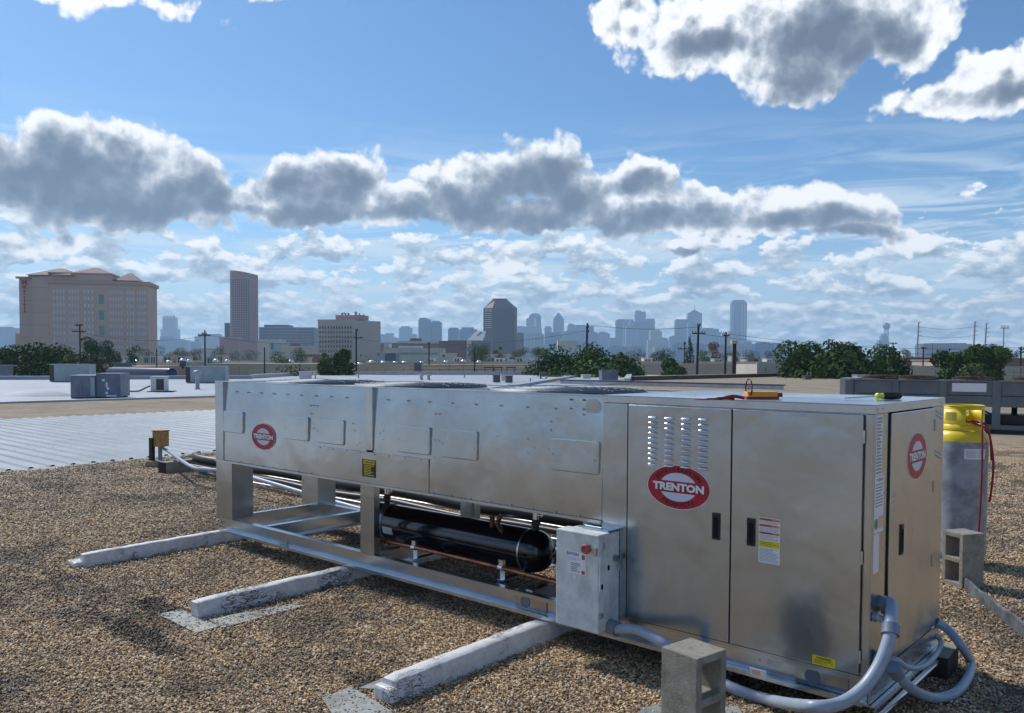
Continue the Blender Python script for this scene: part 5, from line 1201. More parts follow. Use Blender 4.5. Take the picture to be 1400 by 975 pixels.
# downtown towers
def tower(px0, px1, ytop, dist, m_, label, steps=(), dep=30, rot=0.0, extra=None):
    t_, wd, h, k = bld(px0, px1, ytop, dist, dep, label, 'skyscraper' if dist > 2500 and ytop < 462 else 'building', 'tower' if ytop < 462 else 'building', rot)
    B(t_, 'wall', m_, -wd/2, wd/2, 0, dep, 0, h); B(t_, 'roof', m_, -wd/2*.7, wd/2*.7, dep*.2, dep*.8, h+.05, h+1.2*k)
    for (a, b, y_) in steps: B(t_, 'setback', m_, (a-(px0+px1)/2)*k, (b-(px0+px1)/2)*k, 2, dep-2, h+.06, h+(ytop-y_)*k)
    if extra: extra(t_, wd, h, k)
    return t_
def crown_dome(t_, wd, h, k):
    MB().prismY([(wd/2*.96*math.cos(a), h+.1+wd/2*.55*math.sin(a)) for a in np.linspace(0, PI, 16)], 1, 29).build('vaulted_crown', M_g1, t_)
    MB().prismY([(-1.3*k, h-14*k), (1.3*k, h-14*k), (1.3*k, h-3*k), (0, h-1.5*k), (-1.3*k, h-3*k)], -.8, -.1).build('arch_opening', M_hvacw, t_)
def crown_pyr(f, hh_, spire=0):
    def g_(t_, wd, h, k):
        o = pyr(t_, -wd/2*f, wd/2*f, 2, 28, h+.1, hh_*k, M_g1); o.name = 'crown'
        if spire: MB().tube([(0, 15, h+hh_*k-1), (0, 15, h+(hh_+spire)*k)], 1.1, 6).build('spire', M_slate, t_)
    return g_
D0 = 3800
tower(219.5, 243, 450, D0, M_g2, 'stepped blue tower right of the hotel', [(222, 240, 434)], extra=lambda t_, wd, h, k: [B(t_, 'pinnacle', M_g2, (x-231)*k, (x+2.4-231)*k, 4, 12, h+16.1*k, h+18.6*k) for x in (223, 227, 231, 235.5)])
tower(213, 256, 465, 3000, M_g1, 'low blue block at the foot of the stepped tower', [(218, 236, 460)])
tower(254, 275, 468, 3100, M_g1, 'low blue range right of the stepped tower', [(266, 272, 464)])
tower(266, 308, 460, 3300, M_g4, 'long low blue block left of the narrow grey block', [(270, 300, 456.5)])
tower(-40, 22, 448, 3000, M_g1, 'dark blue block cut by the left edge behind the hotel')
tower(515, 545, 462, D0, M_g1, 'low stepped blue block right of the stone office', [(518, 526, 457), (527, 538, 455.5)])
tower(545.5, 563, 448, D0, M_g1, 'rounded top blue tower left of the twin blue towers', [(548, 560, 446)]); tower(562, 570, 458, D0+100, M_g1, 'short blue block leaning on the rounded top tower')
tower(572, 588.5, 437, 2600, M_g1, 'left and taller of the twin blue towers', [(573.5, 583, 434.5)]); tower(589.5, 603.5, 441, 2620, M_g1, 'right and shorter of the twin blue towers', [(591, 601, 439)])
tower(612.5, 627, 450, 2500, M_g1, 'blue block left of the one with a curved top', [(614, 626, 448)]); tower(628, 652, 450.5, 2500, M_g1, 'blue block with curved top behind the slanted glass roof', [(631, 647, 447.5)])
tower(706, 720, 447, D0, M_g2, 'pale blue block just right of the brown tower'); tower(706, 716.5, 456, 1500, M_bgran, 'small brown block at the foot of the brown tower')
tower(719.5, 726, 436, D0, M_g2, 'narrow shoulder tower left of the vaulted one'); tower(723, 740, 433, D0, M_g1, 'blue tower with vaulted crown and arched opening', extra=crown_dome)
tower(716, 741, 449, D0-150, M_g2, 'wide pale block below the vaulted tower'); tower(718, 744, 457, 2300, M_g3, 'pale ribbed office pair right of the brown tower', [(720, 729, 456), (732, 742, 455.5)])
tower(744.5, 754.5, 448, D0, M_g1, 'short blue block left of the pointed tower', [(745.5, 753, 446)]); tower(756.5, 771, 436, D0, M_g1, 'pointed blue tower standing between low blue blocks', extra=crown_pyr(.98, 8.5))
tower(745, 769, 455.5, 2600, M_g2, 'pale gridded block in front of the pointed tower'); tower(776, 789, 445, D0+60, M_g2, 'pale topped block right of the pointed tower', [(777.5, 784, 442.5)])
tower(786, 808, 446, D0+30, M_g1, 'blue block behind the bare wooden pole', [(788, 801, 444)]); tower(770, 800, 453, 3300, M_g1, 'low wide blue block in front of the pale topped block'); tower(800, 818, 455, 3200, M_g1, 'low blue block right of the bare wooden pole', [(806, 812, 446)])
tower(817, 834, 456, D0-200, M_g1, 'low blue block left of the clustered towers', [(820, 828, 453.5)]); tower(833, 844, 463, 3300, M_g4, 'tiny violet block left of the clustered towers')
tower(763, 791, 465.5, 1100, M_tan2, 'pale flat roofed building above the big tree')
tower(842, 858, 438, D0, M_g1, 'left tower of the cluster with flat top', [(845.5, 857, 436.5)])
tower(853, 868, 439, D0-80, M_g2, 'cluster tower with bright slanted notch', [(856, 866, 436.5)], extra=lambda t_, wd, h, k: MB().prismY([(-2.5*k, h-5*k), (0, h-5*k), (2.6*k, h+1*k), (.6*k, h+1*k)], -1, -.2).build('bright_notch', M_hvacw, t_))
tower(868.5, 883, 427, D0+100, M_g2, 'tallest tower of the cluster', [(869, 876, 424.5), (881, 883, 426)]); tower(866, 889, 442, D0-200, M_g1, 'broad dark tower in front of the cluster'); tower(856, 874, 446, D0-300, M_g2, 'ribbed tower in front of the cluster')
tower(883, 895.5, 437, D0, M_g1, 'right tower of the cluster', [(885, 895, 435.7)]); tower(889, 905, 453, 3100, M_g3, 'pale square block right of the cluster', [(891, 903, 451)]); tower(886, 914, 465, 2800, M_g3, 'low pale block below the pale square block'); tower(903, 913, 463, 3300, M_g4, 'tiny violet blue block right of the pale square block')
tower(915.5, 924, 461, D0, M_g1, 'short blue block left of the flat topped tower', [(918, 924, 459)]); tower(923.5, 941.5, 438, D0, M_g1, 'flat topped blue tower left of the spired tower', [(924.5, 940, 436.5)])
tower(940.5, 960, 428, D0+60, M_g2, 'blue tower with pointed crown and spire', extra=crown_pyr(.75, 4.5, 7)); tower(941, 951, 441, D0-200, M_g1, 'narrow dark tower in front of the spired tower')
tower(957, 986, 454, D0-250, M_g2, 'broad stepped pale blue block right of the spired tower', [(960, 983, 449.5), (962, 975, 448.5)]); tower(984, 1001, 460, D0-300, M_g1, 'low blue block left of the tall octagonal tower')
def octo(t_, wd, h, k):
    MB().prism([(-wd/2*.95, 4), (-wd/2*.6, 0), (wd/2*.6, 0), (wd/2*.95, 4), (wd/2*.95, 26), (-wd/2*.95, 26)], h+.1, h+2.4*k).build('setback', M_g2, t_)
    MB().prism([(-wd/2*.7, 6), (-wd/2*.45, 3), (wd/2*.45, 3), (wd/2*.7, 6), (wd/2*.7, 24), (-wd/2*.7, 24)], h+2.5*k, h+4.4*k).build('crown', M_g2, t_)
    for x in (-.46, .14, .3): B(t_, 'pale_strip', M_g3, wd*x, wd*(x+.10), -.8, -.05, 0, h-2*k)
tower(1000.5, 1021.5, 414.5, D0, M_g1, 'tallest tower of the skyline, octagonal with stepped top', extra=octo)
tower(1017, 1028, 467.5, 3300, M_g4, 'low violet block right of the tallest tower'); tower(1033, 1056, 470, 3200, M_g4, 'low violet flat block well right of the tallest tower', [(1036, 1052, 468)])
# long low haze-line range of small blocks, each its own
rr = random.Random(5); adj = ['squat', 'low', 'stubby', 'plain', 'shallow']
near_names = [(518, 'stone office'), (560, 'rounded top tower'), (600, 'twin blue towers'), (655, 'brown tower'), (735, 'vaulted tower'), (765, 'pointed tower'), (800, 'bare wooden pole'), (845, 'left of the cluster'), (870, 'clustered towers'), (905, 'pale square block'), (930, 'flat topped tower'), (955, 'spired tower'), (985, 'stepped pale blue block'), (1010, 'tallest tower'), (1045, 'low violet flat block'), (1065, 'end of the skyline')]
for i, (px, nm) in enumerate(near_names):
    w_ = rr.uniform(9, 17); y_ = rr.uniform(469, 475)
    tower(px-w_, px+w_, y_, 2300+rr.uniform(-200, 300), rr.choice([M_g1, M_g2, M_g4, M_g3]), 'low hazy block at the foot of the '+nm if 'left of' not in nm else 'low hazy block left of the clustered towers', [(px-w_*.5, px+w_*.3, y_-2)])
# ball tower
t_, wd, h, k = bld(1209, 1218, 445, 3700, 20, 'observation tower with ball top far right on the skyline', 'observation tower', 'ball_tower')
hh_ = h
for dx in (-3.2, -1.1, 1.1, 3.2): MB().tube([(dx*k, 10, 0), (dx*k*.8, 10, hh_)], .55*k, 8).build('shaft', M_g1, t_)
MB().lathe([(.001, -5*k), (2.6*k, -4.3*k), (4.3*k, -2.5*k), (5*k, 0), (4.3*k, 2.5*k), (2.6*k, 4.3*k), (.001, 5*k)], (0, 10, hh_-1*k), 20).build('ball', M_g1, t_)
t_, wd, h, k = bld(1199, 1216, 469, 3650, 25, 'stepped glass hotel at the foot of the ball tower')
for a, b, y_ in ((1199, 1216, 469), (1202, 1216, 465), (1205.5, 1215, 459.5), (1207.5, 1212.5, 456.5)): B(t_, 'step', M_g2, (a-1207.5)*k, (b-1207.5)*k, (469-y_)*.2, 25, 0, h+(469-y_)*k)
# low violet range at right
t_, wd, h, k = bld(1262, 1336, 472, 2000, 40, 'long low violet building behind the right hand trees')
B(t_, 'wall', M_g4, -wd/2, wd/2, 0, 40, 0, h)
for a, b, y_ in ((1262, 1272, 470), (1273, 1298, 469.3), (1300, 1322, 469), (1322, 1330, 470.5)): B(t_, 'roof_step', M_g4, (a-1299)*k, (b-1299)*k, 2, 38, h+.1, h+(472-y_)*k)
t_, wd, h, k = bld(1354, 1368, 472.5, 2000, 40, 'small violet building between the pale pylons and the cell tower'); B(t_, 'wall', M_g4, -wd/2, wd/2, 0, 40, 0, h); B(t_, 'roof', M_g4, -wd/2*.8, wd/2*.5, 2, 38, h+.1, h+2*k)

# brown granite tower
t_, wd, h, k = bld(660.5, 707, 421, 1150, 34, 'dark brown granite tower with chamfered roof and pale stripes', 'tower', 'tower')
c_ = 5*k; out = [(-wd/2, c_*2.2), (-wd/2+13*k, 0), (wd/2-4*k, 0), (wd/2, c_), (wd/2, 34), (-wd/2, 34)]
MB().prism(out, 0, h).build('wall', M_bgran, t_)
mb = MB(); ins_ = [(-wd/2+12*k*1.0, 8), (-wd/2+16*k, 6), (wd/2-15*k, 6), (wd/2-13*k, 8), (wd/2-13*k, 28), (-wd/2+12*k, 28)]
z0_, z1_ = h+.0, h+11*k; n = 6
mb.faces([(x, y, h+.05) for x, y in out]+[(x, y, z1_) for x, y in ins_], [(i, (i+1) % n, (i+1) % n+n, i+n) for i in range(n)]+[tuple(range(n, 2*n))]); mb.build('sloped_roof', M_bgran2, t_)
MB().prism([(x*.95, y) for x, y in ins_], z1_+.05, z1_+2.2*k).build('roof_crown', M_bgran2, t_)
# pale stripes on the left facet
a0_, a1_ = Vector((-wd/2+2.5*k, c_*2.2*(1-2.5/13)-.1, 0)), Vector((-wd/2+11.8*k, c_*2.2*(1-11.8/13)-.1, 0)); fu = (a1_-a0_).normalized()
Fz = Face(a0_, fu, (0, 0, 1)); sw = (a1_-a0_).length
for j in range(10):
    mb = MB(); z = h-(2+2.75*j)*k; Fz.rect(mb, .0 if j < 9 else 0, sw, z-.55*k*(2.6 if j == 0 else 1), z+.55*k, .5); mb.build('pale_stripe', M_off, t_)
mb = MB(); Fz.rect(mb, 0, 1*k, h-43*k, h-30*k, .5); mb.build('pale_stripe', M_off, t_)
wins(t_, M_slate, -wd/2+13.5*k, wd/2-4.2*k, h*.08, h-2*k, 14, 1, .45, 1, -.3, 'window_strips', .25)
wins(t_, M_bgran2, -wd/2+13.5*k, wd/2-4.2*k, h*.08, h*.47, 1, 9, 1, .12, -.5, 'floor_lines', .15)
B(t_, 'pale_edge', M_bgran2, wd/2-3.6*k, wd/2-2.2*k, 0, .6*k, 0, h-3*k)
for dx in (7, 14): B(t_, 'dormer', M_slate, wd/2-(dx+3)*k, wd/2-dx*k, 1, 4, h+1*k, h+4*k)
# slanted glass roof building and brick ranges
t_, wd, h, k = bld(612, 672, 465.5, 1000, 30, 'plum coloured building with big slanted pale glass roof left of the brown tower')
B(t_, 'wall', M_bgran, -wd/2, wd/2, 0, 30, 0, h)
cxp = 642
mb = MB(); mb.faces([((636-cxp)*k, 0, h-2*k), ((659-cxp)*k, 0, h-2*k), ((664-cxp)*k, 14, h+13*k), ((650-cxp)*k, 14, h+13*k), ((636-cxp)*k, 15, h-2*k), ((659-cxp)*k, 15, h-2*k)], [(0, 1, 2, 3), (0, 3, 4), (1, 5, 2), (3, 2, 5, 4)]); mb.build('glass_roof', M_hvacw, t_)
mb = MB(); mb.faces([((651-cxp)*k, 7.6, h+6.3*k), ((653-cxp)*k, 7.6, h+6.3*k), ((660-cxp)*k, 12.8, h+12.2*k), ((656-cxp)*k, 12.8, h+12.2*k)], [(0, 1, 2, 3)]); mb.build('dark_pane', M_slate, t_)
t_, wd, h, k = bld(517, 628, 466.5, 760, 30, 'long red brick range with pale bands behind the white offices')
B(t_, 'wall', M_browb, -wd/2, wd/2, 0, 30, 0, h-3*k); B(t_, 'roof', M_tan2, -wd/2+26*k, wd/2-20*k, .5, 30, h-2.9*k, h); B(t_, 'roof_sign', M_slate, -wd/2+43*k, -wd/2+59*k, 2, 4, h+.1, h+4*k)
t_, wd, h, k = bld(600, 643, 465, 700, 20, 'brick and pale building with tall white pier left of the round tree')
B(t_, 'wall', M_rednb, -wd/2, wd/2-5*k, 0, 20, 0, h-1*k); B(t_, 'pier', M_tan2, wd/2-5*k, wd/2, -.5, 20, 0, h); wins(t_, M_slate, -wd/2+1, wd/2-6*k, 4, h-4*k, 7, 3, .6, .5, -.15)
t_, wd, h, k = bld(524, 606, 476, 560, 20, 'white office range with green window strip left of the thin pole')
B(t_, 'wall', M_tan2, -wd/2, wd/2, 0, 20, 0, h); B(t_, 'block', M_hvacw, -wd/2+1*k, -wd/2+8*k, -1, 12, h+.1, h+6*k); B(t_, 'block', M_hvacw, -wd/2+20*k, wd/2-30*k, 2, 12, h+.1, h+3*k)
wins(t_, M_teal, -wd/2+10*k, wd/2-4*k, h-9.5*k, h-5.5*k, 22, 1, .8, .7, -.12)
for (p0, p1, y_, d_, m_, lab) in ((514, 526, 482, 420, M_hvacl, 'small grey green building right of the stone office'), (526, 541, 483, 400, M_slate, 'small blue grey building right of the grey green one'), (600, 622, 484, 420, M_tan2, 'cream shed with dark doorway left of the round tree'), (232, 262, 481, 420, M_tan2, 'cream shed below the dark green tree row'), (268, 286, 477.5, 500, M_hvacw, 'white shed beside the crossarm pole'),
      (404, 436, 484.5, 300, M_browb, 'brown brick house left of the stone office'), (384, 412, 489.5, 260, M_tan2, 'pale shed left of the dense green tree'), (672, 700, 485.5, 380, M_tan2, 'cream gabled shed below the brown tower'), (690, 722, 487, 350, M_hvacw, 'white roofed shed below the pale ribbed offices'), (653, 674, 486.5, 330, M_tan2, 'cream shed right of the round tree'),
      (985, 1010, 486, 330, M_hvacl, 'pale grey plant box between the two dark poles'), (960, 985, 489, 320, M_hvacd, 'slate roof house right of the brown russet tree'), (855, 876, 489, 300, M_tan2, 'pale house behind the right end of the big tree'), (1022, 1062, 490, 330, M_tan2, 'long pale shed left of the big dark trees'), (1235, 1278, 489, 240, M_rednb, 'red brick building with cream band between the right hand trees'), (1372, 1412, 490, 240, M_browb, 'brown brick building at the right edge'), (1285, 1330, 493, 200, M_tan, 'tan shed glimpsed through the spreading tree')):
    t_, wd, h, k = bld(p0, p1, y_, d_, 14, lab, 'building', 'building'); B(t_, 'wall', m_, -wd/2, wd/2, 0, 14, 0, h); B(t_, 'roof', M_tan2 if m_ != M_tan2 else M_hvacw, -wd/2-.3, wd/2+.3, -.3, 14.3, h+.03, h+1.1*k)
    B(t_, 'doorway', M_glass, -wd*.3, -wd*.12, -.08, -.02, 0 if h < 9 else h-4*k, h-1.6*k)

# warehouses with flat tan roofs
def ware(px0, px1, ytop, dist, depth, m_, label, roof=None, rot=0, n=6):
    t_, wd, h, k = bld(px0, px1, ytop, dist, depth, label, 'warehouse', 'warehouse', rot)
    B(t_, 'wall', m_, -wd/2, wd/2, 0, depth, 0, h); 
    B(t_, 'roof', roof or M_tangrav, -wd/2+.3, wd/2-.3, .3, depth-.3, h+.004, h+.05)
    for (a, b, c, d) in ((-wd/2, wd/2, -.02, .28), (-wd/2, wd/2, depth-.3, depth)): B(t_, 'parapet', m_, a, b, c, d, h+.003, h+.25)
    for i in range(n): B(t_, 'wall_joint', M_hvacd, -wd/2+wd*(i+.5)/n-.04, -wd/2+wd*(i+.5)/n+.04, -.05, -.01, 0, h-.3)
    B(t_, 'wall_band', M_tan2, -wd/2, wd/2, -.06, -.01, h-1.0, h-.85)
    return t_, wd, h, k
ware(-70, 165, 501, 110, 60, M_tan, 'tan warehouse with banded wall at left behind the white roof')
ware(150, 452, 499, 132, 80, M_tan, 'wide tan warehouse with sloping roof lines behind the pale green units', rot=R(6))
ware(-60, 300, 495.2, 230, 60, M_tan2, 'pale long warehouse beyond the tan ones at left', n=14); ware(190, 440, 493.6, 330, 40, M_tan, 'distant tan warehouse row left of the stone office', n=18)
ware(488, 740, 501, 118, 60, M_tan, 'grey tan warehouse with overhead rails behind the long parapet', rot=R(-3), n=10); ware(500, 760, 495.5, 215, 70, M_tan2, 'pale warehouse below the glittering roofs at centre', n=14)
ware(850, 1175, 500, 118, 55, M_tan, 'tan warehouse behind the two dark poles', rot=R(3), n=8); ware(840, 1080, 495.5, 210, 70, M_tan2, 'pale flat warehouse beyond the russet tree', n=12)
ware(1035, 1175, 499, 100, 10, M_tan2, 'pale wall block left of the big dark trees'); ware(1225, 1440, 503, 120, 40, M_tan, 'tan warehouse under the spreading tree at right')
# rooftop plant and skylights on the warehouses, each a thing
M_bright = mat('bright_metal', (.80, .82, .84), .25, .6)
k0 = 0; rr = random.Random(11)
dome = None
spots = [(x, y, 'd') for x, y in ((160, 494), (187, 492.5), (231, 493), (259, 492), (295, 491.6), (311, 491.8), (398, 492.5), (492, 495), (508, 493.4), (524, 494), (541, 493.6), (553, 493.6), (577, 494), (610, 493), (634, 492.5), (655, 493.3))]
nearn = {160: 'farthest left of the row', 187: 'below the small crossarm pole', 231: 'below the cream shed', 259: 'in front of the tree row', 295: 'just right of the crossarm pole', 311: 'below the curved tower', 398: 'left of the dense green tree', 492: 'right of the dense green tree', 508: 'below the stone office corner', 524: 'below the white offices', 541: 'second below the white offices', 553: 'third below the white offices', 577: 'left of the thin pole', 610: 'right of the thin pole', 634: 'left of the round tree', 655: 'under the round tree'}
for x, y, q in spots:
    d_ = 215; p = at(x, y, d_); k = d_/CAMF
    if dome is None:
        t_ = empty('skylight', '', 'skylight', (p[0], p[1], 0), 0, 'glinting roof domes on the far warehouses'); MB().lathe([(1.3, 0), (1.25, .35), (.8, .75), (.001, .9)], seg=12).build('dome', M_bright, t_); MB().box(-1.4, 1.4, -1.4, 1.4, -.3, -.004).build('curb', M_tan2, t_); dome = t_
        t_['label'] = 'small glinting roof dome '+nearn[x]
    else: t_ = clone(dome, 'small glinting roof dome '+nearn[x], (p[0], p[1], 0))
    t_.location.z = 1.6+(491.25+3.5*x/700-y)*k-.45
    t_.scale = (rr.uniform(.35, .75), .6, rr.uniform(.4, .7))
plant = [(158, 168, 487, 'left of the pylon gap', M_hvacw), (178, 190, 487.5, 'with two dark openings', M_tan2), (196, 204, 488, 'beside the short dark pole', M_hvacl), (205, 214, 487, 'right of the short dark pole', M_hvacw), (222, 236, 487.2, 'with dark doors', M_tan2), (240, 256, 487.4, 'wide and cream', M_tan2), (282, 293, 489, 'grey, right of the crossarm pole', M_hvacl), (296, 306, 486, 'near the curved tower foot', M_tan2), (586, 594, 490.5, 'beside the thin pole', M_hvacw), (620, 630, 489, 'small and pale before the brick building', M_tan2), (676, 690, 490, 'long and white below the brown tower', M_hvacw), (705, 716, 489, 'pale with dome right of the brown tower', M_hvacl), (976, 990, 491, 'grey, left of the second dark pole', M_hvacl), (1000, 1012, 487, 'pale tall, between the dark poles', M_hvacl), (880, 892, 490, 'white, left of the small fir', M_hvacw), (1048, 1056, 491, 'small, left of the big dark trees', M_hvacw)]
for a, b, y, lab, m_ in plant:
    d_ = 225; t_, wd, h, k = bld(a, b, y, d_, 4, 'rooftop plant box '+lab, 'roof box', 'roof_box')
    zb_ = -GZ-1.0; t_.location.z = GZ
    B(t_, 'casing', m_, -wd/2, wd/2, 0, 4, zb_, h); B(t_, 'lid', m_, -wd/2-.1, wd/2+.1, -.1, 4.1, h+.02, h+.15)
    for f in (.3, .65): B(t_, 'opening', M_coil, -wd/2+wd*f-wd*.10, -wd/2+wd*f+wd*.10, -.06, -.01, zb_+.6, h-.25)
# nearer odd plant: domed fan, slate box
def onroof(px, yb, dist): p = at(px, yb, dist); return p, dist/CAMF
p, k = onroof(250, 504, 112); t_ = empty('fan_vent', 'dark drum fan with white dome cap on the tan warehouse', 'vent', tuple(p), 0)
MB().lathe([(.2, 0), (.2, .25), (.42, .3), (.42, 1.0), (.1, 1.02)], seg=14).build('drum', M_coilg, t_); MB().lathe([(.44, 1.03), (.4, 1.2), (.25, 1.33), (.001, 1.38)], seg=14).build('cap', M_bright, t_)
p, k = onroof(166, 507, 104); t_ = empty('roof_box', 'blue grey air handler with wide hood on the tan warehouse', 'roof box', tuple(p), facing(166, 104)[1])
B(t_, 'casing', M_hvacl, -.85, .85, 0, 1.2, 0, .62); B(t_, 'hood', M_hvacd, -1.25, 1.3, -.2, 1.3, .63, 1.0)
p, k = onroof(571, 508, 100); t_ = empty('roof_box', 'dark slate box left of the thin pole in front of the grey tan warehouse', 'roof box', tuple(p), facing(571, 100)[1]); B(t_, 'casing', M_coilg, -.42, .42, 0, .8, 0, 1.0); B(t_, 'lid', M_coilg, -.46, .46, -.04, .84, 1.01, 1.06)
for px, lab in ((668, 'left'), (680, 'middle'), (698, 'right')):
    p, k = onroof(px, 506.5, 105); t_ = empty('pipe_rack', lab+' black pipe rack standing on the grey tan warehouse edge', 'pipe rack', tuple(p), facing(px, 105)[1])
    B(t_, 'beam', M_black, -.6, .7, 0, .2, .32, .46); B(t_, 'leg', M_black, -.5, -.4, 0, .1, -.3, .31); B(t_, 'leg', M_black, .5, .6, 0, .1, -.3, .31)

# ------------------------------------------------------------------ poles and wires
def pole(px, ytop, dist, label, arms=(), r=.16, m_=None, lean=0.0, cat='utility pole', name='utility_pole', xf=0):
    p = at(px, ytop, dist); h = p[2]-GZ; k = dist/CAMF
    t_ = empty(name, label, cat, (p[0], p[1], GZ), facing(px, dist)[1]+xf)
    MB().tube([(-lean*k, 0, 0), (0, 0, h)], [r, r*.72], 8).build('post', m_ or M_pole, t_)
    for (dy, w_, o_) in arms:
        MB().box((-w_+o_)*k, (w_+o_)*k, -.25, -.14, h-dy*k-.07, h-dy*k+.07).build('crossarm', m_ or M_pole, t_)
        mb = MB()
        for f in (-.95, -.5, .5, .95): mb.lathe([(.05, 0), (.07, .08), (.04, .2), (.001, .22)], ((f*w_+o_)*k, -.195, h-dy*k+.071), 6)
        mb.build('insulators', M_slate, t_)
    return t_, p, k
pole(109, 443.5, 120, 'dark wooden pole with crossarm in front of the tan hotel', [(10, 9, 0), (1.5, 5, 0)], .15)
pole(280, 451.5, 125, 'dark wooden pole with broad crossarm left of the curved tower', [(7.5, 8, 0), (5.5, 3, 0)], .15)
pole(214, 478, 115, 'short dark pole between the white roof boxes', [], .1); pole(163, 482, 150, 'short dark stub pole above the blue grey air handler', [], .1)
pole(361.5, 475, 95, 'slim dark pole left of the dense green tree', [], .10); pole(487, 451, 130, 'dark wooden pole in front of the stone office', [(11, 6, 3), (1, 1.5, 1)], .17)
pole(586.5, 469.5, 120, 'thin dark pole in front of the white offices', [(1, 1.2, 0)], .13); pole(649, 474.5, 115, 'thin dark pole in front of the round tree', [], .12)
pole(803, 442, 105, 'tall bare wooden pole leaning in front of the big tree', [(6, .8, 1), (12, .8, 1)], .17, None, 3)
pole(955, 445, 100, 'stout dark pole with crossarm in front of the spired tower', [(11, 9, 0), (.5, 2, 0)], .19, None, 3); pole(936, 468, 125, 'thin pole with small crossarm left of the stout dark pole', [(2, 1.5, 0), (9, 7, -2)], .11)
t_, p, k = pole(992.5, 454, 100, 'dark pole with a bunch of white insulator arms left of the tallest tower', [(5, 5, 0)], .16, None, 1)
hh_ = p[2]-GZ
for dx in (-6, -3.2, 3, 5.5):
    MB().tube(smoothpath([(dx*.3*k, -.2, hh_-3*k), (dx*k, -.2, hh_-1.5*k), (dx*k*1.1, -.2, hh_+1.2*k)], 4), .06, 5).build('lamp_arm', M_hvacw, t_)
t_, p, k = pole(1003.5, 468, 96, 'double pole carrying a square transformer box right of the lamp pole', [], .2, None, 1); hh_ = p[2]-GZ
MB().box(-4.2*k, 4.2*k, -.5, .5, hh_-2.2*k, hh_+2.5*k).build('transformer', M_tan, t_, .05); MB().box(2*k, 2.8*k, -.2, .2, 0, hh_-2.3*k).build('second_post', M_pole, t_)
pole(1262.5, 474, 160, 'dark wooden pole between the two groups of right hand trees', [(2, 4, 0)], .17); pole(1396, 474, 120, 'dark pole with crossarm at the right edge', [(3.5, 4, 0), (8, 3, 0)], .17); pole(1078, 467, 140, 'thin wooden pole sticking out of the big dark trees', [(2, 4, 0)], .13); pole(1221, 468, 140, 'thin wooden pole right of the big dark trees', [(2, 5, 0)], .13)
M_pyl = mat('pale_steel', (.33, .37, .42), .6, .2)
for px, yt, lab in ((1256, 440.5, 'tall pale power pylon pole farthest left'), (1333, 439.5, 'tall pale power pylon pole in the middle'), (1348.5, 442, 'tall pale power pylon pole farthest right')):
    t_, p, k = pole(px, yt, 620, lab, [], .75, M_pyl, 2, 'pylon', 'power_pylon'); hh_ = p[2]-GZ
    for j, dy in enumerate((1, 7, 13, 19)): MB().tube([(0, 0, hh_-dy*k), ((4.5 if j != 0 else 3)*k, 0, hh_-dy*k+.5*k)], .22, 5).build('arm', M_pyl, t_)
t_, p, k = pole(1372.5, 446, 560, 'cell tower mast with antenna ring right of the pylons', [], .5, M_pyl, 0, 'cell tower', 'cell_tower'); hh_ = p[2]-GZ
B(t_, 'platform', M_pyl, -5*k, 5*k, -1, 1, hh_-3.2*k, hh_-2.4*k)
for x in (-5, -3.2, -1, 1, 3.4, 5): B(t_, 'antenna', M_pyl, (x-.35)*k, (x+.35)*k, -1.2, -1.02, hh_-3.5*k, hh_+1.2*k)
pole(1275, 470, 260, 'white twin lamp on a thin post behind the right hand trees', [], .08); 
def wire(p0, p1, sag, label, r=.02, n=14):
    P0, P1 = Vector(p0), Vector(p1); pts = []
    for i in range(n+1):
        t = i/n; q = P0.lerp(P1, t); q.z -= sag*4*t*(1-t); pts.append(q)
    o = MB().tube(pts, r, 4).build('overhead_wire', M_pole); tag(o, label, 'wire'); return o
wire(at(109, 454, 120), at(280, 459, 125), 1.0, 'wire sagging between the hotel pole and the broad crossarm pole'); wire(at(280, 457, 125), at(487, 461, 130), 1.2, 'wire running from the broad crossarm pole to the office pole')
wire(at(487, 463, 130), at(803, 452, 105), 1.4, 'long wire crossing in front of the brown tower'); wire(at(803, 444, 105), at(955, 447, 100), .4, 'upper wire between the bare pole and the stout dark pole', .025); wire(at(955, 456, 100), at(1420, 486, 90), .8, 'wire descending right from the stout dark pole'); wire(at(992, 456, 100), at(1420, 474, 95), .9, 'wire descending right from the lamp pole')
wire(at(1078, 469, 140), at(1221, 470, 140), .5, 'wire sagging in front of the big dark trees'); wire(at(1258, 447, 620), at(1335, 446, 620), 2, 'high wire between the pale pylons', .1); wire(at(1258, 459, 620), at(1335, 458, 620), 2, 'lower wire between the pale pylons', .1)
for i, (y_, lab) in enumerate(((500.5, 'upper'), (505.5, 'lower'))): wire(at(560, y_, 112), at(745, y_-1.5, 112), .05, lab+' thin wire line along the grey tan warehouse', .03)
for px in (615, 634, 658, 674): pole(px, 493, 112, 'thin steel post on the grey tan warehouse '+{615: 'left of the round tree', 634: 'below the round tree', 658: 'right of the thin dark pole', 674: 'below the brown tower'}[px], [], .05, M_steelp, 0, 'post', 'steel_post')

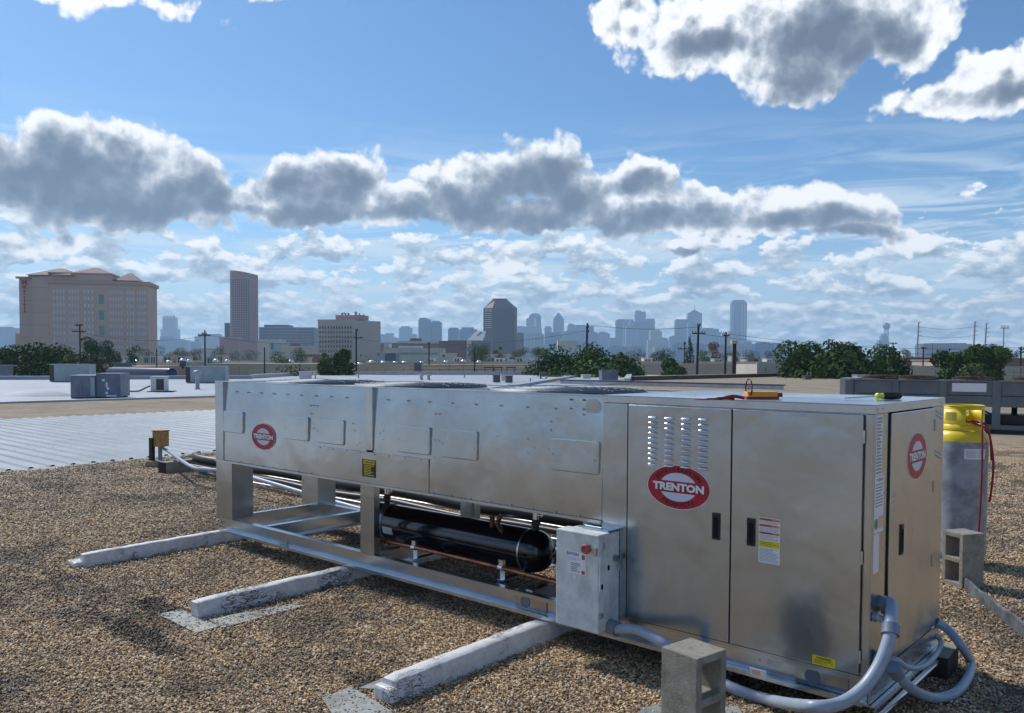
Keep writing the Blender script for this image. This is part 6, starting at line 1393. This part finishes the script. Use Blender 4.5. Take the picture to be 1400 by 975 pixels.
# ------------------------------------------------------------------ trees
def foliage(name, lobes, n, size, m_, parent, seed=0, shell=.72):
    r_ = np.random.default_rng(seed)
    L_ = np.array(lobes, float); wts = (L_[:, 3]*L_[:, 4]*L_[:, 5])**(2/3); wts /= wts.sum()
    idx = r_.choice(len(L_), n, p=wts); d = r_.normal(size=(n, 3)); d /= np.linalg.norm(d, axis=1)[:, None]
    rad = shell+(1.06-shell)*r_.random(n)**.8; rad += .10*r_.normal(size=n)*(r_.random(n) < .25)
    C_ = L_[idx, :3]+d*L_[idx, 3:6]*rad[:, None]
    nrm = d+r_.normal(size=(n, 3))*.55; nrm /= np.linalg.norm(nrm, axis=1)[:, None]
    a = np.cross(nrm, r_.normal(size=(n, 3))); a /= np.linalg.norm(a, axis=1)[:, None]; b = np.cross(nrm, a)
    s_ = size*(.5+r_.random(n)*.9); a *= s_[:, None]; b *= (s_*.62)[:, None]
    V = np.stack([C_-a, C_-b*.9+a*.1, C_+a, C_+b], 1).reshape(-1, 3)
    me = bpy.data.meshes.new(name); me.vertices.add(4*n); me.vertices.foreach_set('co', V.ravel()); me.loops.add(4*n); me.loops.foreach_set('vertex_index', np.arange(4*n)); me.polygons.add(n)
    me.polygons.foreach_set('loop_start', np.arange(n)*4); me.polygons.foreach_set('loop_total', np.full(n, 4)); me.update(); me.validate()
    tone = r_.random(len(L_))[idx]*.55+r_.random(n)*.45
    at_ = me.attributes.new('tone', 'FLOAT', 'FACE'); at_.data.foreach_set('value', tone.astype(np.float32))
    me.materials.append(m_); o = bpy.data.objects.new(name, me); COL.objects.link(o); o.parent = parent; return o
def tree(px0, px1, ytop, dist, label, m_=None, kind='round', seed=1, n=2600, group=None, base_f=.28, leaf=None, lobes_n=16, depth=.8, bare=False):
    n = int(n*1.7)
    px = (px0+px1)/2; p = at(px, ytop, dist); h = p[2]-GZ; k = dist/CAMF; w_ = (px1-px0)*k
    t_ = empty('tree' if kind != 'bush' else 'shrub', label, 'tree' if kind != 'bush' else 'shrub', (p[0], p[1], GZ), facing(px, dist)[1], group)
    r_ = random.Random(seed); lobes = []
    z0 = h*base_f
    if kind == 'cone':
        for i in range(lobes_n): f = i/(lobes_n-1); rr_ = w_*.5*(1-f)*.9+w_*.05; a = r_.uniform(0, 6.28); lobes.append((math.cos(a)*rr_*.4, math.sin(a)*rr_*.4, z0+(h-z0)*f, rr_*.75, rr_*.75, h*.07))
    else:
        for i in range(lobes_n):
            f = r_.random(); a = r_.uniform(0, 6.28); q = math.sqrt(r_.random())*.72
            zc = z0+(h-z0)*(.12+.70*f); env = math.sqrt(max(.05, 1-((zc-z0)/(h-z0)*1.02-.25)**2*1.3)); sz = (.20+.12*r_.random())
            x = math.cos(a)*q*w_*.5*env; lobes.append((x, math.sin(a)*q*w_*.5*depth*env, zc, w_*sz*(.9 if w_ > h else 1), w_*sz*depth, min(w_*sz*.75, (h-z0)*.26)))
        top = max(l[2]+l[5] for l in lobes); lobes = [(a, b, z0+(c-z0)*(h-z0)/(top-z0), d, e, f) for a, b, c, d, e, f in lobes]
        left = min(l[0]-l[3] for l in lobes); right = max(l[0]+l[3] for l in lobes); s_ = w_/(right-left); off = -(left+right)/2
        lobes = [((a+off)*s_, b, c, d*s_, e, f) for a, b, c, d, e, f in lobes]
    foliage('crown', lobes, n, leaf or max(.17, w_*.021), m_ or M_leafm, t_, seed)
    mb = MB(); mb.tube([(0, 0, 0), (.05*w_*r_.uniform(-.3, .3), 0, z0*.7), (0, 0, z0+(h-z0)*.45)], [w_*.030+.12, w_*.024+.09, w_*.012+.03], 7)
    for l in r_.sample(lobes, min(7, len(lobes))): mb.tube([(0, 0, z0*.75), (l[0]*.5, l[1]*.5, (z0*.75+l[2])/2), (l[0], l[1], l[2])], [w_*.014+.06, w_*.009+.04, w_*.004+.02], 5)
    mb.build('trunk', M_bark, t_); return t_
tree(-34, 38, 470, 95, 'dark rounded tree cut by the left edge in front of the hotel', M_leafd, seed=2, n=5200, lobes_n=18, base_f=.1); tree(22, 112, 466, 92, 'broad dark tree in front of the hotel left of the pole', M_leafd, seed=3, n=8200, lobes_n=26, base_f=.05); tree(84, 150, 481, 86, 'olive bush right of the hotel pole', M_leafo, seed=4, n=3600, lobes_n=16, base_f=.1)
tree(112, 146, 459.5, 150, 'dark green tree rising right of the hotel pole', M_leafd, seed=5, n=2600); tree(136, 166, 464.5, 170, 'pair partner dark tree before the hotel middle', M_leafd, seed=6, n=2200); tree(166, 192, 471.5, 200, 'low dark tree below the hotel right end', M_leafd, seed=7, n=1500)
for i, (a, b, y, lab) in enumerate(((188, 214, 476, 'first of the dark tree row right of the hotel'), (208, 240, 472.5, 'highest of the dark tree row below the stepped tower'), (234, 262, 474.5, 'third of the dark tree row'), (256, 280, 476.5, 'paler end tree of the dark row left of the crossarm pole'), (284, 312, 471.5, 'rounded tree at the left foot of the curved tower'), (312, 336, 479, 'small tree below the curved tower'), (330, 356, 477.5, 'small dark tree right of the curved tower foot'))):
    tree(a, b, y, 330+i*6, lab, M_leafd if i % 3 else M_leafm, seed=20+i, n=1300, lobes_n=10)
tree(366, 404, 479, 210, 'broad tree below the dark slab building', M_leafm, seed=30, n=1500); tree(394, 426, 474.5, 230, 'yellow green tree left of the stone office', M_leafy, seed=31, n=1500)
tree(434, 494, 478.5, 92, 'dense dark green tree in front of the stone office', M_leafd, seed=32, n=7000, lobes_n=22, base_f=.05); tree(461, 486, 476, 112, 'lighter green tree top behind the dense dark one', M_leafm, seed=33, n=1800); tree(437, 452, 482, 110, 'small tree left behind the dense dark one', M_leafm, seed=36, n=1200)
tree(352, 446, 496, 88, 'low olive shrubs left of the dense dark tree', M_leafo, 'bush', seed=34, n=4200, lobes_n=22, base_f=.05)
tree(637, 674, 469.5, 240, 'round green tree in front of the brown tower', M_leafm, seed=35, n=2600, lobes_n=14); tree(674, 688, 473.5, 245, 'small yellow green tree right of the round one', M_leafy, seed=37, n=900, lobes_n=8); tree(664, 706, 481, 300, 'low dark trees at the foot of the brown tower', M_leafd, seed=38, n=1200, lobes_n=10)
tree(698, 724, 473, 260, 'pale green tree right of the brown tower', M_leafo, seed=39, n=1500, lobes_n=10); tree(720, 750, 474, 280, 'soft green trees below the vaulted tower', M_leafm, seed=40, n=1500, lobes_n=10)
tree(714, 806, 470.5, 100, 'left half of the great tree mass, dark green', M_leafd, seed=41, n=9000, lobes_n=26, base_f=.03); tree(776, 864, 468.5, 102, 'middle of the great tree mass with yellow green top', M_leafm, seed=42, n=8000, lobes_n=24, base_f=.03); tree(822, 884, 482, 98, 'right shoulder of the great tree mass', M_leafd, seed=43, n=5000, lobes_n=18, base_f=.03)
tree(888, 948, 488.5, 94, 'low bushy tree between the great tree mass and the stout pole', M_leafd, seed=44, n=6200, lobes_n=22, base_f=.03); tree(882, 924, 475.5, 260, 'dark tree row behind the low bushy tree', M_leafd, seed=45, n=2000, lobes_n=14); tree(850, 886, 477, 300, 'pale olive trees behind the right shoulder of the great mass', M_leafo, seed=46, n=1500, lobes_n=12)
tree(930, 956, 461.5, 190, 'fir like tree with ragged top left of the stout pole', M_leafd, 'cone', seed=47, n=2200, lobes_n=12); tree(958, 986, 466.5, 240, 'russet brown tree right of the stout pole', M_leafr, seed=48, n=2400, lobes_n=12); tree(950, 975, 477, 235, 'green tree under the russet one', M_leafm, seed=49, n=1200, lobes_n=10)
for i, (a, b, y, lab) in enumerate(((1012, 1040, 477.5, 'small olive tree right of the transformer pole'), (1036, 1064, 478.5, 'small tree with reddish shrub left of the big dark trees'), (986, 1012, 479, 'small olive tree behind the poles'))): tree(a, b, y, 330, lab, M_leafo, seed=50+i, n=1200, lobes_n=10)
tree(1056, 1142, 464.5, 92, 'left crown of the big dark tree group', M_leafm, seed=53, n=9000, lobes_n=26, base_f=.10); tree(1104, 1196, 463, 98, 'middle crown of the big dark tree group', M_leafd, seed=54, n=8500, lobes_n=26, base_f=.06); tree(1156, 1248, 468, 94, 'right crown of the big dark tree group', M_leafd, seed=55, n=9000, lobes_n=26, base_f=.06)
tree(1230, 1252, 476, 260, 'small yellow green tree between the right hand tree groups', M_leafy, seed=56, n=1300, lobes_n=10); tree(1270, 1330, 478, 88, 'green tree left of the spreading one', M_leafm, seed=57, n=6000, lobes_n=20, base_f=.12); tree(1316, 1382, 470, 84, 'spreading green tree with dark limbs showing below its crown', M_leafm, seed=58, n=6000, lobes_n=18, base_f=.42); tree(1374, 1396, 478.5, 300, 'small dark tree below the cell tower', M_leafd, seed=59, n=1300, lobes_n=10)
tree(1290, 1350, 498, 80, 'low shrubs below the spreading tree', M_leafo, 'bush', seed=60, n=2600, lobes_n=14, base_f=.03)
tree(716, 884, 484, 90, 'dark undergrowth along the foot of the great tree mass', M_leafd, 'bush', seed=71, n=8000, lobes_n=40, base_f=.02); tree(1058, 1246, 479, 88, 'dark undergrowth along the foot of the big dark trees', M_leafd, 'bush', seed=72, n=8000, lobes_n=44, base_f=.02)
# far tree belt that reads as one mass
r_ = np.random.default_rng(3); lob = []
for i in range(420):
    x = r_.uniform(-60, 1500); d_ = r_.uniform(420, 1500); p = at(x, 490, d_); hgt = r_.uniform(7, 12); s_ = r_.uniform(6, 14); lob.append((p[0], p[1], GZ+hgt*.5, s_, s_, hgt*.55))
fo = foliage('distant_tree_belt', lob, 42000, 1.0, M_leafm, None, 9, .8); fo['kind'] = 'stuff'; fo['label'] = 'far belt of city trees along the horizon'

# ------------------------------------------------------------------ the air
hz = MB().box(-7800, 7800, -7800, 7800, GZ-1, 330).build('haze', None if 0 else M_void)
hz.data.materials.clear(); hm = bpy.data.materials.new('haze_air'); hm.use_nodes = True; t = NT(hm.node_tree); t.n.clear()
pv = t.add('ShaderNodeVolumePrincipled'); pv.inputs['Color'].default_value = (.52, .76, 1.0, 1); pv.inputs['Density'].default_value = .00018; pv.inputs['Anisotropy'].default_value = .2
t.add('ShaderNodeOutputMaterial', None, Volume=pv); hz.data.materials.append(hm); hz['kind'] = 'stuff'
